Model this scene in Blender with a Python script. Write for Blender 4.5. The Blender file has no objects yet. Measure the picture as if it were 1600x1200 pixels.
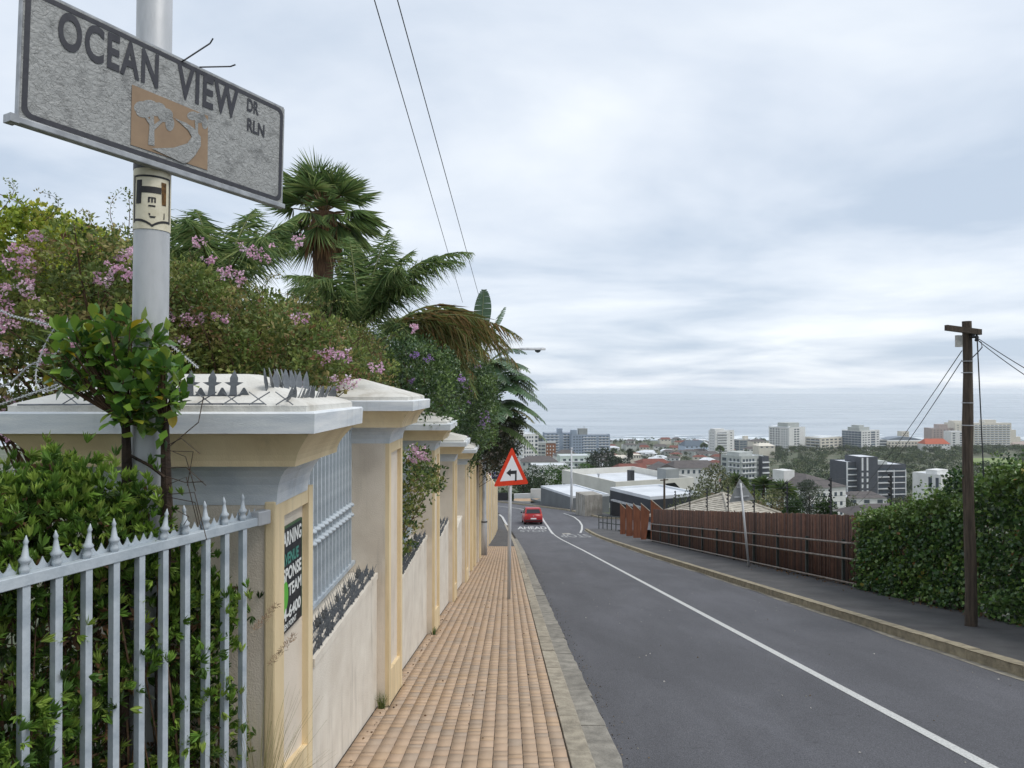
import bpy, math, random
import numpy as np
from mathutils import Vector, Matrix
random.seed(7); RNG = np.random.default_rng(7)
S = bpy.context.scene; COL = S.collection
PI = math.pi
# ------------------------------------------------------------------ camera
F = 1110.0; EYE = 1.7; TH = math.atan(9 / F)
cd = bpy.data.cameras.new('camera'); cam = bpy.data.objects.new('camera', cd); COL.objects.link(cam)
cd.sensor_width = 36; cd.lens = 36 * F / 1600; cd.clip_start = 0.05; cd.clip_end = 40000
cam.location = (0, 0, EYE); cam.rotation_euler = (PI / 2 + TH, 0, 0); S.camera = cam
S.render.resolution_x, S.render.resolution_y = 1024, 768
# ------------------------------------------------------------------ sky, sun, exposure
SUN_EL, SUN_AZ = math.radians(58), math.radians(112)     # azimuth clockwise from +Y
w = bpy.data.worlds.new('World'); S.world = w; w.use_nodes = True
nt = w.node_tree; nt.nodes.clear()
def N(t, tree=None, **kw):
    n = (tree or nt).nodes.new(t)
    for k, v in kw.items(): setattr(n, k, v)
    return n
out = N('ShaderNodeOutputWorld'); mixs = N('ShaderNodeMixShader'); b1 = N('ShaderNodeBackground'); b2 = N('ShaderNodeBackground')
sky = N('ShaderNodeTexSky', sky_type='NISHITA', sun_disc=False, sun_elevation=SUN_EL, sun_rotation=SUN_AZ)
b1.inputs[1].default_value = 0.11; b2.inputs[1].default_value = 1.0
tc = N('ShaderNodeTexCoord'); sep = N('ShaderNodeSeparateXYZ'); L = nt.links.new
L(tc.outputs['Generated'], sep.inputs[0])
mz = N('ShaderNodeMath', operation='ABSOLUTE'); L(sep.outputs[2], mz.inputs[0])
az = N('ShaderNodeMath', operation='ADD'); L(mz.outputs[0], az.inputs[0]); az.inputs[1].default_value = 0.10
dx = N('ShaderNodeMath', operation='DIVIDE'); L(sep.outputs[0], dx.inputs[0]); L(az.outputs[0], dx.inputs[1])
dy = N('ShaderNodeMath', operation='DIVIDE'); L(sep.outputs[1], dy.inputs[0]); L(az.outputs[0], dy.inputs[1])
cmb = N('ShaderNodeCombineXYZ'); L(dx.outputs[0], cmb.inputs[0]); L(dy.outputs[0], cmb.inputs[1])
n1 = N('ShaderNodeTexNoise'); n1.inputs['Scale'].default_value = 0.62; n1.inputs['Detail'].default_value = 7; n1.inputs['Roughness'].default_value = 0.52
n1.inputs['Distortion'].default_value = 0.3
L(cmb.outputs[0], n1.inputs['Vector'])
rp = N('ShaderNodeValToRGB'); L(n1.outputs['Fac'], rp.inputs[0])
e = rp.color_ramp.elements
e[0].position = 0.36; e[0].color = (0.475, 0.555, 0.665, 1); e[1].position = 0.66; e[1].color = (0.82, 0.86, 0.90, 1)
m_ = rp.color_ramp.elements.new(0.5); m_.color = (0.645, 0.705, 0.79, 1)
L(sky.outputs[0], b1.inputs[0]); L(rp.outputs[0], b2.inputs[0])
mixs.inputs[0].default_value = 0.92; L(b1.outputs[0], mixs.inputs[1]); L(b2.outputs[0], mixs.inputs[2]); L(mixs.outputs[0], out.inputs[0])
sd = bpy.data.lights.new('sun', 'SUN'); sd.energy = 1.5; sd.angle = math.radians(24); sd.color = (1.0, 0.96, 0.9)
sun = bpy.data.objects.new('sun', sd); COL.objects.link(sun)
sdir = Vector((math.sin(SUN_AZ) * math.cos(SUN_EL), math.cos(SUN_AZ) * math.cos(SUN_EL), math.sin(SUN_EL)))
sun.rotation_euler = sdir.to_track_quat('Z', 'Y').to_euler(); sun.location = (30, -20, 60)
S.view_settings.view_transform = 'Standard'; S.view_settings.look = 'None'; S.view_settings.gamma = 1; S.view_settings.exposure = 0.32
S.cycles.max_bounces = 6; S.cycles.transparent_max_bounces = 8; S.cycles.volume_bounces = 1

# ------------------------------------------------------------------ geometry of the place
def P(x, y, d):
    """pixel (1600x1200) at forward distance d -> world point"""
    u = (x - 800) / F; v = (600 - y) / F
    c, s = math.cos(TH), math.sin(TH)
    k = d / (c - v * s)
    return Vector((u * k, d, EYE + (s + v * c) * k))
def PX(x, y, X):
    """pixel on the vertical plane through X parallel to the road"""
    return P(x, y, X * F / (x - 800))
GR = 0.1694
_gy = np.arange(0, 140.5, 0.5); _gg = np.interp(_gy, [0, 42, 70, 140], [GR, GR, 0.10, 0.10])
_gz = -np.concatenate([[0], np.cumsum((_gg[1:] + _gg[:-1]) / 2 * 0.5)])
def zr(Y):
    return -GR * Y if Y < 0 else float(np.interp(Y, _gy, _gz))
ROADZ = -0.10
def xk(Y): return float(np.interp(Y, [0, 5, 24, 31, 45, 52, 62, 72, 79, 90, 100, 120], [.80, .77, .60, .53, .30, .10, -.30, -.85, -1.6, -5.0, -10, -22]))
def xc(Y): return float(np.interp(Y, [0, 5, 32, 52, 61, 72, 80, 85, 89, 100], [3.37, 3.35, 3.2, 2.95, 3.05, 3.0, 2.2, .8, -1.4, -8]))
def xr(Y): return float(np.interp(Y, [0, 28, 54, 58], [5.52, 5.42, 5.72, 5.75]))
SEA = -80.0; HAZE = 0.00009
def zt(X, Y):
    """open terrain"""
    z = float(np.interp(Y, [-60, 0, 60, 120, 250, 385, 560, 800, 1100, 1160], [10.2, -.3, -11.2, -21, -43, -63.5, -68.5, -73.5, -77.5, -81.5]))
    near = zr(max(-60, min(Y, 135))) - 0.45
    wx = 1 - min(1, max(0, (abs(X - 2) - 16) / 22)); wy = 1 - min(1, max(0, (Y - 92) / 30))
    k = wx * wy
    if X > 8.3 and Y < 62: near -= 1.6 * min(1, (X - 8.3) / 3) * min(1, (62 - Y) / 12)
    return z * (1 - k) + near * k
def ground_d(x, y, off=ROADZ):
    lo, hi = 1.0, 130.0
    for _ in range(60):
        m = (lo + hi) / 2
        if P(x, y, m).z > zr(m) + off: lo = m
        else: hi = m
    return lo
# ------------------------------------------------------------------ materials
MATS = {}
def lin(r, g, b):
    f = lambda c: (c / 255 / 12.92) if c / 255 <= .04045 else ((c / 255 + .055) / 1.055) ** 2.4
    return (f(r), f(g), f(b), 1)
def mat(name, c1, c2=None, scale=8, rough=.7, bump=0, bscale=None, metal=0, spec=.5, c3=None, stretch=(1, 1, 1), detail=5, lo=.35, hi=.65, world=False, streak=0):
    if name in MATS: return MATS[name]
    m = bpy.data.materials.new(name); m.use_nodes = True; t = m.node_tree; p = t.nodes['Principled BSDF']
    p.inputs['Roughness'].default_value = rough; p.inputs['Metallic'].default_value = metal; p.inputs['Specular IOR Level'].default_value = spec
    p.inputs['Base Color'].default_value = c1
    l = t.links.new
    if c2 or bump:
        if world: co = t.nodes.new('ShaderNodeNewGeometry').outputs['Position']
        else: co = t.nodes.new('ShaderNodeTexCoord').outputs['Object']
        mp = t.nodes.new('ShaderNodeMapping'); mp.inputs['Scale'].default_value = stretch; l(co, mp.inputs[0])
    if c2:
        n = t.nodes.new('ShaderNodeTexNoise'); n.inputs['Scale'].default_value = scale; n.inputs['Detail'].default_value = detail; n.inputs['Roughness'].default_value = .6
        l(mp.outputs[0], n.inputs['Vector'])
        r = t.nodes.new('ShaderNodeValToRGB'); l(n.outputs['Fac'], r.inputs[0]); e = r.color_ramp.elements
        e[0].position = lo; e[0].color = c1; e[1].position = hi; e[1].color = c2
        if c3: x = e.new((lo + hi) / 2); x.color = c3
        l(r.outputs[0], p.inputs['Base Color'])
    if bump:
        n2 = t.nodes.new('ShaderNodeTexNoise'); n2.inputs['Scale'].default_value = bscale or scale * 4; n2.inputs['Detail'].default_value = 6
        l(mp.outputs[0], n2.inputs['Vector'])
        b = t.nodes.new('ShaderNodeBump'); b.inputs['Strength'].default_value = bump; b.inputs['Distance'].default_value = .02
        l(n2.outputs['Fac'], b.inputs['Height']); l(b.outputs[0], p.inputs['Normal'])
    if streak:
        ns = t.nodes.new('ShaderNodeTexNoise'); ns.inputs['Scale'].default_value = 1; ns.inputs['Detail'].default_value = 7; ns.inputs['Roughness'].default_value = .65
        m2 = t.nodes.new('ShaderNodeMapping'); m2.inputs['Scale'].default_value = (11, 11, 1.1); g = t.nodes.new('ShaderNodeNewGeometry'); l(g.outputs['Position'], m2.inputs[0]); l(m2.outputs[0], ns.inputs['Vector'])
        mr = t.nodes.new('ShaderNodeMapRange'); mr.inputs[1].default_value = .52; mr.inputs[2].default_value = .72; mr.inputs[3].default_value = 0; mr.inputs[4].default_value = streak; l(ns.outputs['Fac'], mr.inputs[0])
        nb_ = t.nodes.new('ShaderNodeTexNoise'); nb_.inputs['Scale'].default_value = 1.3; nb_.inputs['Detail'].default_value = 3; l(g.outputs['Position'], nb_.inputs['Vector'])
        mb_ = t.nodes.new('ShaderNodeMapRange'); mb_.inputs[1].default_value = .42; mb_.inputs[2].default_value = .62; l(nb_.outputs['Fac'], mb_.inputs[0])
        mm = t.nodes.new('ShaderNodeMath'); mm.operation = 'MULTIPLY'; l(mr.outputs[0], mm.inputs[0]); l(mb_.outputs[0], mm.inputs[1])
        mx = t.nodes.new('ShaderNodeMix'); mx.data_type = 'RGBA'; src = p.inputs['Base Color'].links[0].from_socket; l(mm.outputs[0], mx.inputs[0]); l(src, mx.inputs[6]); mx.inputs[7].default_value = lin(112, 104, 92); l(mx.outputs[2], p.inputs['Base Color'])
    MATS[name] = m; return m
def leafmat(name, rough=.5, trans=.3, spec=.35):
    """leaf colour comes from the mesh's per-leaf 'tint' attribute"""
    if name in MATS: return MATS[name]
    m = bpy.data.materials.new(name); m.use_nodes = True; t = m.node_tree; p = t.nodes['Principled BSDF']; o = t.nodes['Material Output']
    a = t.nodes.new('ShaderNodeAttribute'); a.attribute_name = 'tint'
    p.inputs['Roughness'].default_value = rough; p.inputs['Specular IOR Level'].default_value = spec
    tr = t.nodes.new('ShaderNodeBsdfTranslucent'); mx = t.nodes.new('ShaderNodeMixShader'); mx.inputs[0].default_value = trans
    l = t.links.new; l(a.outputs['Color'], p.inputs['Base Color']); l(a.outputs['Color'], tr.inputs[0])
    l(p.outputs[0], mx.inputs[1]); l(tr.outputs[0], mx.inputs[2]); l(mx.outputs[0], o.inputs[0])
    MATS[name] = m; return m
def tintmat(name, rough=.85, bump=.3, bscale=60, mottling=.25, nscale=25):
    if name in MATS: return MATS[name]
    m = mat(name, (1, 1, 1, 1), None, rough=rough, bump=bump, bscale=bscale); t = m.node_tree; p = t.nodes['Principled BSDF']
    a = t.nodes.new('ShaderNodeAttribute'); a.attribute_name = 'tint'
    n = t.nodes.new('ShaderNodeTexNoise'); n.inputs['Scale'].default_value = nscale; n.inputs['Detail'].default_value = 5
    g = t.nodes.new('ShaderNodeNewGeometry'); t.links.new(g.outputs['Position'], n.inputs['Vector'])
    mr = t.nodes.new('ShaderNodeMapRange'); mr.inputs[1].default_value = .3; mr.inputs[2].default_value = .7; mr.inputs[3].default_value = 1 - mottling; mr.inputs[4].default_value = 1 + mottling * .5
    t.links.new(n.outputs['Fac'], mr.inputs[0])
    mu = t.nodes.new('ShaderNodeVectorMath'); mu.operation = 'SCALE'; t.links.new(a.outputs['Color'], mu.inputs[0]); t.links.new(mr.outputs[0], mu.inputs['Scale'])
    t.links.new(mu.outputs[0], p.inputs['Base Color']); return m

M_leaf = leafmat('leaf'); M_gloss = leafmat('leaf_glossy', .32, .22, .5); M_petal = leafmat('petal', .7, .4, .2); M_far = leafmat('leaf_far', .8, .1, .1)
M_bark = mat('bark', lin(70, 55, 42), lin(38, 30, 25), 14, .9, .6, 40)
M_twig = mat('twig', lin(112, 88, 66), lin(70, 52, 40), 20, .9)
M_cream = mat('cream_plaster', lin(224, 212, 196), lin(208, 195, 178), 2.2, .9, .25, 120, c3=lin(218, 206, 189), streak=.3)
M_white = mat('white_plaster', lin(226, 219, 206), lin(208, 199, 185), 2.5, .9, .2, 110, streak=.35)
M_yel = mat('yellow_plaster', lin(232, 212, 172), lin(214, 192, 152), 2.0, .85, .15, 120, stretch=(1.6, 1.6, .5), streak=.4)
M_blue = mat('bluegrey_plaster', lin(220, 223, 224), lin(190, 197, 203), 3, .85, .2, 90, stretch=(1, 1, 3), streak=.3)
M_fasc = mat('fascia_plaster', lin(230, 232, 232), lin(202, 208, 213), 3.5, .85, .2, 90, stretch=(.6, .6, 5), streak=.35)
M_cap = mat('cap_paint', lin(216, 214, 207), lin(172, 166, 152), 3.5, .8, .3, 60, c3=lin(206, 203, 195), hi=.75, streak=.45)
M_rail = mat('palisade_paint', lin(190, 198, 204), lin(162, 172, 180), 9, .45, .1, 60)
M_spk = mat('galvanised_spike', lin(122, 126, 130), lin(86, 90, 95), 14, .5, metal=.4)
M_galv = mat('galvanised_pole', lin(196, 197, 200), lin(160, 162, 165), 5, .45, .08, 40, metal=.15, stretch=(1, 1, .3), c3=lin(186, 188, 190))
M_dk = mat('dark_metal', lin(48, 50, 54), lin(34, 36, 40), 12, .5)
M_wire = mat('wire', lin(58, 60, 64), rough=.6)
M_conc = mat('concrete', lin(170, 166, 158), lin(128, 124, 116), 2.5, .9, .3, 50, stretch=(1, 1, .4))
# ------------------------------------------------------------------ object helpers
def props(o, label=None, cat=None, group=None, kind=None):
    if label: o['label'] = label
    if cat: o['category'] = cat
    if group: o['group'] = group
    if kind: o['kind'] = kind
    return o
def link(name, me, parent=None):
    o = bpy.data.objects.new(name, me); COL.objects.link(o)
    if parent: o.parent = parent
    return o
def thing(name, label, cat, loc=(0, 0, 0), rz=0, group=None):
    o = bpy.data.objects.new(name, None); COL.objects.link(o); o.location = loc; o.rotation_euler = (0, 0, rz); o.empty_display_size = .2
    return props(o, label, cat, group)
def wloc(o):
    v = Vector((0, 0, 0))
    while o: v += o.location; o = o.parent
    return v
class MB:
    def __init__(s): s.v = []; s.f = []; s.smooth = False
    def add(s, vs, fs):
        k = len(s.v); s.v += [tuple(p) for p in vs]; s.f += [tuple(i + k for i in f) for f in fs]; return s
    def box(s, c, d, rz=0, shear=0):
        """centre c, size d, turned rz about z; shear = dz per dy"""
        cs, sn = math.cos(rz), math.sin(rz); vs = []
        for z in (-.5, .5):
            for y in (-.5, .5):
                for x in (-.5, .5):
                    a, b = x * d[0], y * d[1]
                    X, Y = a * cs - b * sn, a * sn + b * cs
                    vs.append((c[0] + X, c[1] + Y, c[2] + z * d[2] + shear * Y))
        return s.add(vs, [(0, 2, 3, 1), (4, 5, 7, 6), (0, 1, 5, 4), (2, 6, 7, 3), (0, 4, 6, 2), (1, 3, 7, 5)])
    def bb(s, x0, x1, y0, y1, z0, z1): return s.box(((x0 + x1) / 2, (y0 + y1) / 2, (z0 + z1) / 2), (x1 - x0, y1 - y0, z1 - z0))
    def tube(s, pts, r, n=6, cap=True):
        pts = [Vector(p) for p in pts]; m = len(pts); rs = r if isinstance(r, (list, tuple)) else [r] * m
        vs = []; up0 = None
        for i, p in enumerate(pts):
            t = (pts[min(i + 1, m - 1)] - pts[max(i - 1, 0)]).normalized()
            if up0 is None: up0 = Vector((0, 0, 1)) if abs(t.z) < .9 else Vector((1, 0, 0))
            a = t.cross(up0)
            if a.length < 1e-4: a = t.orthogonal()
            a.normalize(); b = t.cross(a)
            for k in range(n):
                an = 2 * PI * k / n; vs.append(p + (a * math.cos(an) + b * math.sin(an)) * rs[i])
        fs = [(i * n + k, i * n + (k + 1) % n, (i + 1) * n + (k + 1) % n, (i + 1) * n + k) for i in range(m - 1) for k in range(n)]
        if cap: fs += [tuple(range(n - 1, -1, -1)), tuple((m - 1) * n + k for k in range(n))]
        return s.add(vs, fs)
    def lathe(s, c, prof, n=12):
        """prof: (radius, z) list around vertical axis at c"""
        vs = [(c[0] + r * math.cos(2 * PI * k / n), c[1] + r * math.sin(2 * PI * k / n), c[2] + z) for r, z in prof for k in range(n)]
        m = len(prof)
        fs = [(i * n + k, i * n + (k + 1) % n, (i + 1) * n + (k + 1) % n, (i + 1) * n + k) for i in range(m - 1) for k in range(n)]
        fs += [tuple(range(n - 1, -1, -1)), tuple((m - 1) * n + k for k in range(n))]
        return s.add(vs, fs)
    def rings(s, rings, cap=True):
        n = len(rings[0]); k = len(s.v)
        vs = [p for r in rings for p in r]
        fs = [(i * n + j, i * n + (j + 1) % n, (i + 1) * n + (j + 1) % n, (i + 1) * n + j) for i in range(len(rings) - 1) for j in range(n)]
        if cap: fs += [tuple(range(n - 1, -1, -1)), tuple((len(rings) - 1) * n + j for j in range(n))]
        return s.add(vs, fs)
    def prism(s, poly, fn):
        """poly list of 2D; fn(x,y,t) -> 3D with t 0/1"""
        n = len(poly); a = [fn(x, y, 0) for x, y in poly]; b = [fn(x, y, 1) for x, y in poly]
        return s.add(a + b, [tuple(range(n - 1, -1, -1)), tuple(range(n, 2 * n))] + [(i, (i + 1) % n, n + (i + 1) % n, n + i) for i in range(n)])
    def mesh(s, name, m, smooth=None):
        me = bpy.data.meshes.new(name); me.from_pydata(s.v, [], s.f)
        if m: me.materials.append(m)
        if smooth or (smooth is None and s.smooth): me.shade_smooth()
        return me
    def build(s, name, m, parent=None, world=True, smooth=None, bevel=0):
        """world coordinates by default; top-level objects get their origin at the base centre"""
        if parent:
            if world:
                w_ = wloc(parent); s.v = [(a - w_.x, b - w_.y, c - w_.z) for a, b, c in s.v]
            o = link(name, s.mesh(name, m, smooth), parent)
        else:
            A = np.array(s.v); c = (A.min(0) + A.max(0)) / 2; c[2] = A[:, 2].min()
            s.v = [tuple(q) for q in (A - c)]; o = link(name, s.mesh(name, m, smooth)); o.location = c
        if bevel:
            b = o.modifiers.new('bevel', 'BEVEL'); b.width = bevel; b.segments = 2; b.limit_method = 'ANGLE'
        return o
def npmesh(name, V, Fq, m, tint=None, smooth=False):
    """V (n,3), Fq (k,3|4) int arrays; tint (k,3) per face"""
    me = bpy.data.meshes.new(name); V = np.asarray(V, dtype=np.float32); Fq = np.asarray(Fq, dtype=np.int32); k, c = Fq.shape
    me.vertices.add(len(V)); me.vertices.foreach_set('co', V.ravel())
    me.loops.add(k * c); me.loops.foreach_set('vertex_index', Fq.ravel())
    me.polygons.add(k); me.polygons.foreach_set('loop_start', np.arange(0, k * c, c, dtype=np.int32))
    if smooth: me.polygons.foreach_set('use_smooth', np.ones(k, dtype=bool))
    me.update(calc_edges=True)
    if tint is not None:
        at = me.attributes.new('tint', 'FLOAT_COLOR', 'FACE')
        at.data.foreach_set('color', np.concatenate([np.asarray(tint), np.ones((k, 1))], 1).astype(np.float32).ravel())
    me.materials.append(m); return me
def unit(v): return v / (np.linalg.norm(v, axis=-1, keepdims=True) + 1e-9)
def leaves(pos, d, ln, wd, tint, fold=.25, droop=0, at=.55, nrm=None):
    """folded rhombic leaves: pos base, d direction -> V, F, tint per tri pair"""
    n = len(pos); d = unit(d); r = RNG.normal(size=(n, 3)) if nrm is None else nrm; s = unit(np.cross(d, r)); u = np.cross(s, d)
    ln = np.broadcast_to(ln, (n,))[:, None]; wd = np.broadcast_to(wd, (n,))[:, None]
    tip = pos + d * ln - np.array([0, 0, 1]) * ln * droop
    mid = pos + d * ln * at - np.array([0, 0, 1]) * ln * droop * at * at
    a = mid + s * wd * .5 + u * wd * fold; b = mid - s * wd * .5 + u * wd * fold
    V = np.stack([pos, a, tip, b], 1).reshape(-1, 3)
    i = np.arange(n)[:, None] * 4
    Fq = np.concatenate([i + [0, 1, 2], i + [0, 2, 3]], 1).reshape(-1, 3)
    return V, Fq, np.repeat(tint, 2, 0)
def merge(parts):
    V, Fq, T = [], [], []; k = 0
    for v, f, t in parts:
        V.append(v); Fq.append(f + k); T.append(t); k += len(v)
    return np.concatenate(V), np.concatenate(Fq), np.concatenate(T)
def tints(n, cols, jit=.15):
    """random pick of linear rgb colours with brightness jitter"""
    c = np.array([x[:3] for x in cols])[RNG.integers(0, len(cols), n)]
    return np.clip(c * (1 + RNG.normal(size=(n, 1)) * jit), .002, 1)
def inpoly(pts, poly):
    x, y = pts[:, 0], pts[:, 1]; r = np.zeros(len(pts), bool); n = len(poly)
    for i in range(n):
        x1, y1 = poly[i]; x2, y2 = poly[(i + 1) % n]
        c = ((y1 > y) != (y2 > y)) & (x < (x2 - x1) * (y - y1) / (y2 - y1 + 1e-12) + x1); r ^= c
    return r
def polyvol(pix, dm, d0, d1, n, slope=0):
    """random points in the upright prism whose outline at distance dm is the pixel polygon"""
    poly = [(P(x, y, dm).x, P(x, y, dm).z) for x, y in pix]; A = np.array(poly); lo, hi = A.min(0), A.max(0); out_ = []
    c = 0
    while c < n:
        q = RNG.uniform(lo, hi, (n * 2, 2)); q = q[inpoly(q, poly)]; out_.append(q); c += len(q)
    q = np.concatenate(out_)[:n]; y = RNG.uniform(d0, d1, n)
    return np.stack([q[:, 0], y, q[:, 1]], 1)
def clumps(centres, r, per, ln, wd, cols, up=.35, jit=.15, fold=.25, squash=.8, droop=0, shell=.55, tang=False):
    """leaves in shells round clump centres, pointing outwards"""
    n = len(centres) * per; c = np.repeat(centres, per, 0); o = unit(RNG.normal(size=(n, 3)))
    rad = np.repeat(np.broadcast_to(r, (len(centres),)), per)[:, None] * (shell + (1 - shell) * RNG.random((n, 1)))
    o2 = o * rad; o2[:, 2] *= squash
    d = o + RNG.normal(size=(n, 3)) * .5 + np.array([0, 0, up])
    ct = np.repeat(tints(len(centres), cols, jit), per, 0) * (1 + RNG.normal(size=(n, 1)) * .12)
    if tang:
        t_ = np.cross(o, RNG.normal(size=(n, 3))); nn = unit(o + RNG.normal(size=(n, 3)) * .35)
        return leaves(c + o2 - unit(t_) * ln * .5, t_, ln * RNG.uniform(.7, 1.25, n), wd * RNG.uniform(.7, 1.25, n), np.clip(ct, .002, 1), .1, droop, nrm=nn)
    return leaves(c + o2, d, ln * RNG.uniform(.7, 1.25, n), wd * RNG.uniform(.7, 1.25, n), np.clip(ct, .002, 1), fold, droop)
def leafobj(name, parts, m, parent=None, kind='stuff', extra=None):
    V, Fq, T = merge(parts)
    if parent: w_ = wloc(parent); V = V - np.array(w_)
    o = link(name, npmesh(name, V, Fq, m, T), parent)
    if kind: o['kind'] = kind
    return o
def text(body, size, m, xs=1, bold=0, sp=1.0):
    """flat lettering as a mesh in the local XY plane, origin at left baseline"""
    cu = bpy.data.curves.new('t', 'FONT'); cu.body = body; cu.size = size; cu.offset = bold; cu.space_character = sp; cu.resolution_u = 4
    o = bpy.data.objects.new('t', cu); COL.objects.link(o); bpy.context.view_layer.update()
    me = bpy.data.meshes.new_from_object(o.evaluated_get(bpy.context.evaluated_depsgraph_get()))
    bpy.data.objects.remove(o); bpy.data.curves.remove(cu)
    n = len(me.vertices); a = np.empty(n * 3, np.float32); me.vertices.foreach_get('co', a); a = a.reshape(-1, 3)
    a[:, 0] -= a[:, 0].min(); a[:, 0] *= xs; me.vertices.foreach_set('co', a.ravel()); me.materials.clear(); me.materials.append(m)
    return me, float(a[:, 0].max())
def frame_xform(o, origin, ex, ey):
    """lay a mesh's XY plane on a plane given by two axes"""
    ex = Vector(ex).normalized(); ey = Vector(ey).normalized(); ez = ex.cross(ey)
    o.matrix_local = Matrix(((ex.x, ey.x, ez.x, origin[0]), (ex.y, ey.y, ez.y, origin[1]), (ex.z, ey.z, ez.z, origin[2]), (0, 0, 0, 1)))
# ================================================================== SETTING
def sheet(name, rows, m, z, parent=None, kind='structure', nx=1, jit=None):
    """rows: list of (Y, x0, x1); z(X,Y)"""
    V = []; Fq = []
    for Y, a, b in rows:
        for i in range(nx + 1):
            X = a + (b - a) * i / nx; V.append((X, Y, z(X, Y)))
    k = nx + 1
    for r in range(len(rows) - 1):
        for i in range(nx): Fq.append((r * k + i, r * k + i + 1, (r + 1) * k + i + 1, (r + 1) * k + i))
    o = link(name, npmesh(name, np.array(V), np.array(Fq), m), parent)
    if kind and not parent: o['kind'] = kind
    return o
M_terr = mat('hillside_ground', lin(72, 82, 58), lin(112, 108, 92), .05, .95, c3=lin(86, 92, 70), world=True)
ys = list(np.arange(-40, 140, 2.5)) + list(np.arange(140, 420, 10)) + list(np.arange(420, 1165, 20))
xs_ = list(np.arange(-700, -60, 40)) + list(np.arange(-60, 80, 2.5)) + list(np.arange(80, 1300, 30))
V = np.array([(x, y, zt(x, y)) for y in ys for x in xs_]); nx = len(xs_)
Fq = np.array([(r * nx + i, r * nx + i + 1, (r + 1) * nx + i + 1, (r + 1) * nx + i) for r in range(len(ys) - 1) for i in range(nx - 1)])
link('terrain', npmesh('terrain', V, Fq, M_terr, smooth=True))['kind'] = 'structure'
# sea
def sea_mat():
    m = bpy.data.materials.new('sea_water'); m.use_nodes = True; t = m.node_tree; p = t.nodes['Principled BSDF']; l = t.links.new
    p.inputs['Roughness'].default_value = .22; p.inputs['IOR'].default_value = 1.33
    g = t.nodes.new('ShaderNodeNewGeometry'); mp = t.nodes.new('ShaderNodeMapping'); mp.inputs['Scale'].default_value = (.0022, .006, 1); l(g.outputs['Position'], mp.inputs[0])
    n = t.nodes.new('ShaderNodeTexNoise'); n.inputs['Scale'].default_value = 1.0; n.inputs['Detail'].default_value = 8; n.inputs['Roughness'].default_value = .62; l(mp.outputs[0], n.inputs['Vector'])
    r = t.nodes.new('ShaderNodeValToRGB'); l(n.outputs['Fac'], r.inputs[0]); e = r.color_ramp.elements
    e[0].position = .38; e[0].color = (.21, .26, .31, 1); e[1].position = .64; e[1].color = (.36, .41, .46, 1)
    l(r.outputs[0], p.inputs['Base Color'])
    n2 = t.nodes.new('ShaderNodeTexNoise'); n2.inputs['Scale'].default_value = 14; n2.inputs['Detail'].default_value = 6; l(mp.outputs[0], n2.inputs['Vector'])
    b = t.nodes.new('ShaderNodeBump'); b.inputs['Strength'].default_value = .55; b.inputs['Distance'].default_value = 3; l(n2.outputs['Fac'], b.inputs['Height']); l(b.outputs[0], p.inputs['Normal'])
    return m
V = np.array([(-9000, 1060, SEA), (9000, 1060, SEA), (16000, 15000, SEA), (-16000, 15000, SEA)]); 
link('sea', npmesh('sea', V, np.array([[0, 1, 2, 3]]), sea_mat()))['kind'] = 'structure'
# surf: uneven foam patches lying along the shore
M_foam = mat('foam', lin(232, 236, 238), lin(196, 208, 216), .05, .8, world=True)
parts = []
for i in range(150):
    x = random.uniform(-60, 900); y = 1150 + abs(random.gauss(0, 1)) * 55; wv = random.uniform(8, 40); h = random.uniform(1.0, 4)
    n = 9; ang = np.linspace(0, 2 * PI, n, endpoint=False); rr = 1 + RNG.normal(size=n) * .25
    v = np.stack([x + np.cos(ang) * wv * rr, y + np.sin(ang) * h * 3 * rr, np.full(n, SEA + .05 + .003 * i)], 1)
    v = np.concatenate([[[x, y, SEA + .25]], v]); f = np.array([(0, 1 + k, 1 + (k + 1) % n) for k in range(n)])
    parts.append((v, f, np.ones((n, 3))))
leafobj('surf', parts, M_foam)
# ---- road
def far_x(Y): return float(np.interp(Y, [60, 70.5, 78, 81.5, 88, 100, 112], [24, 8.7, 7.2, 6.2, 3.25, -3, -10]))
M_asph = mat('asphalt', lin(84, 84, 88), lin(97, 97, 102), .7, .85, .5, 130, c3=lin(90, 90, 94), stretch=(1.6, .25, 1), world=True, lo=.3, hi=.7)
_t = M_asph.node_tree; _p = _t.nodes['Principled BSDF']; _n = _t.nodes.new('ShaderNodeTexNoise'); _n.inputs['Scale'].default_value = 90; _n.inputs['Detail'].default_value = 3
_g = _t.nodes.new('ShaderNodeNewGeometry'); _t.links.new(_g.outputs['Position'], _n.inputs['Vector'])
_m = _t.nodes.new('ShaderNodeMapRange'); _m.inputs[1].default_value = .35; _m.inputs[2].default_value = .65; _m.inputs[3].default_value = .66; _m.inputs[4].default_value = 1.26; _t.links.new(_n.outputs['Fac'], _m.inputs[0])
_s = _t.nodes.new('ShaderNodeVectorMath'); _s.operation = 'SCALE'; _src = _p.inputs['Base Color'].links[0].from_socket
_t.links.new(_src, _s.inputs[0]); _t.links.new(_m.outputs[0], _s.inputs['Scale']); _t.links.new(_s.outputs[0], _p.inputs['Base Color'])
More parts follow.
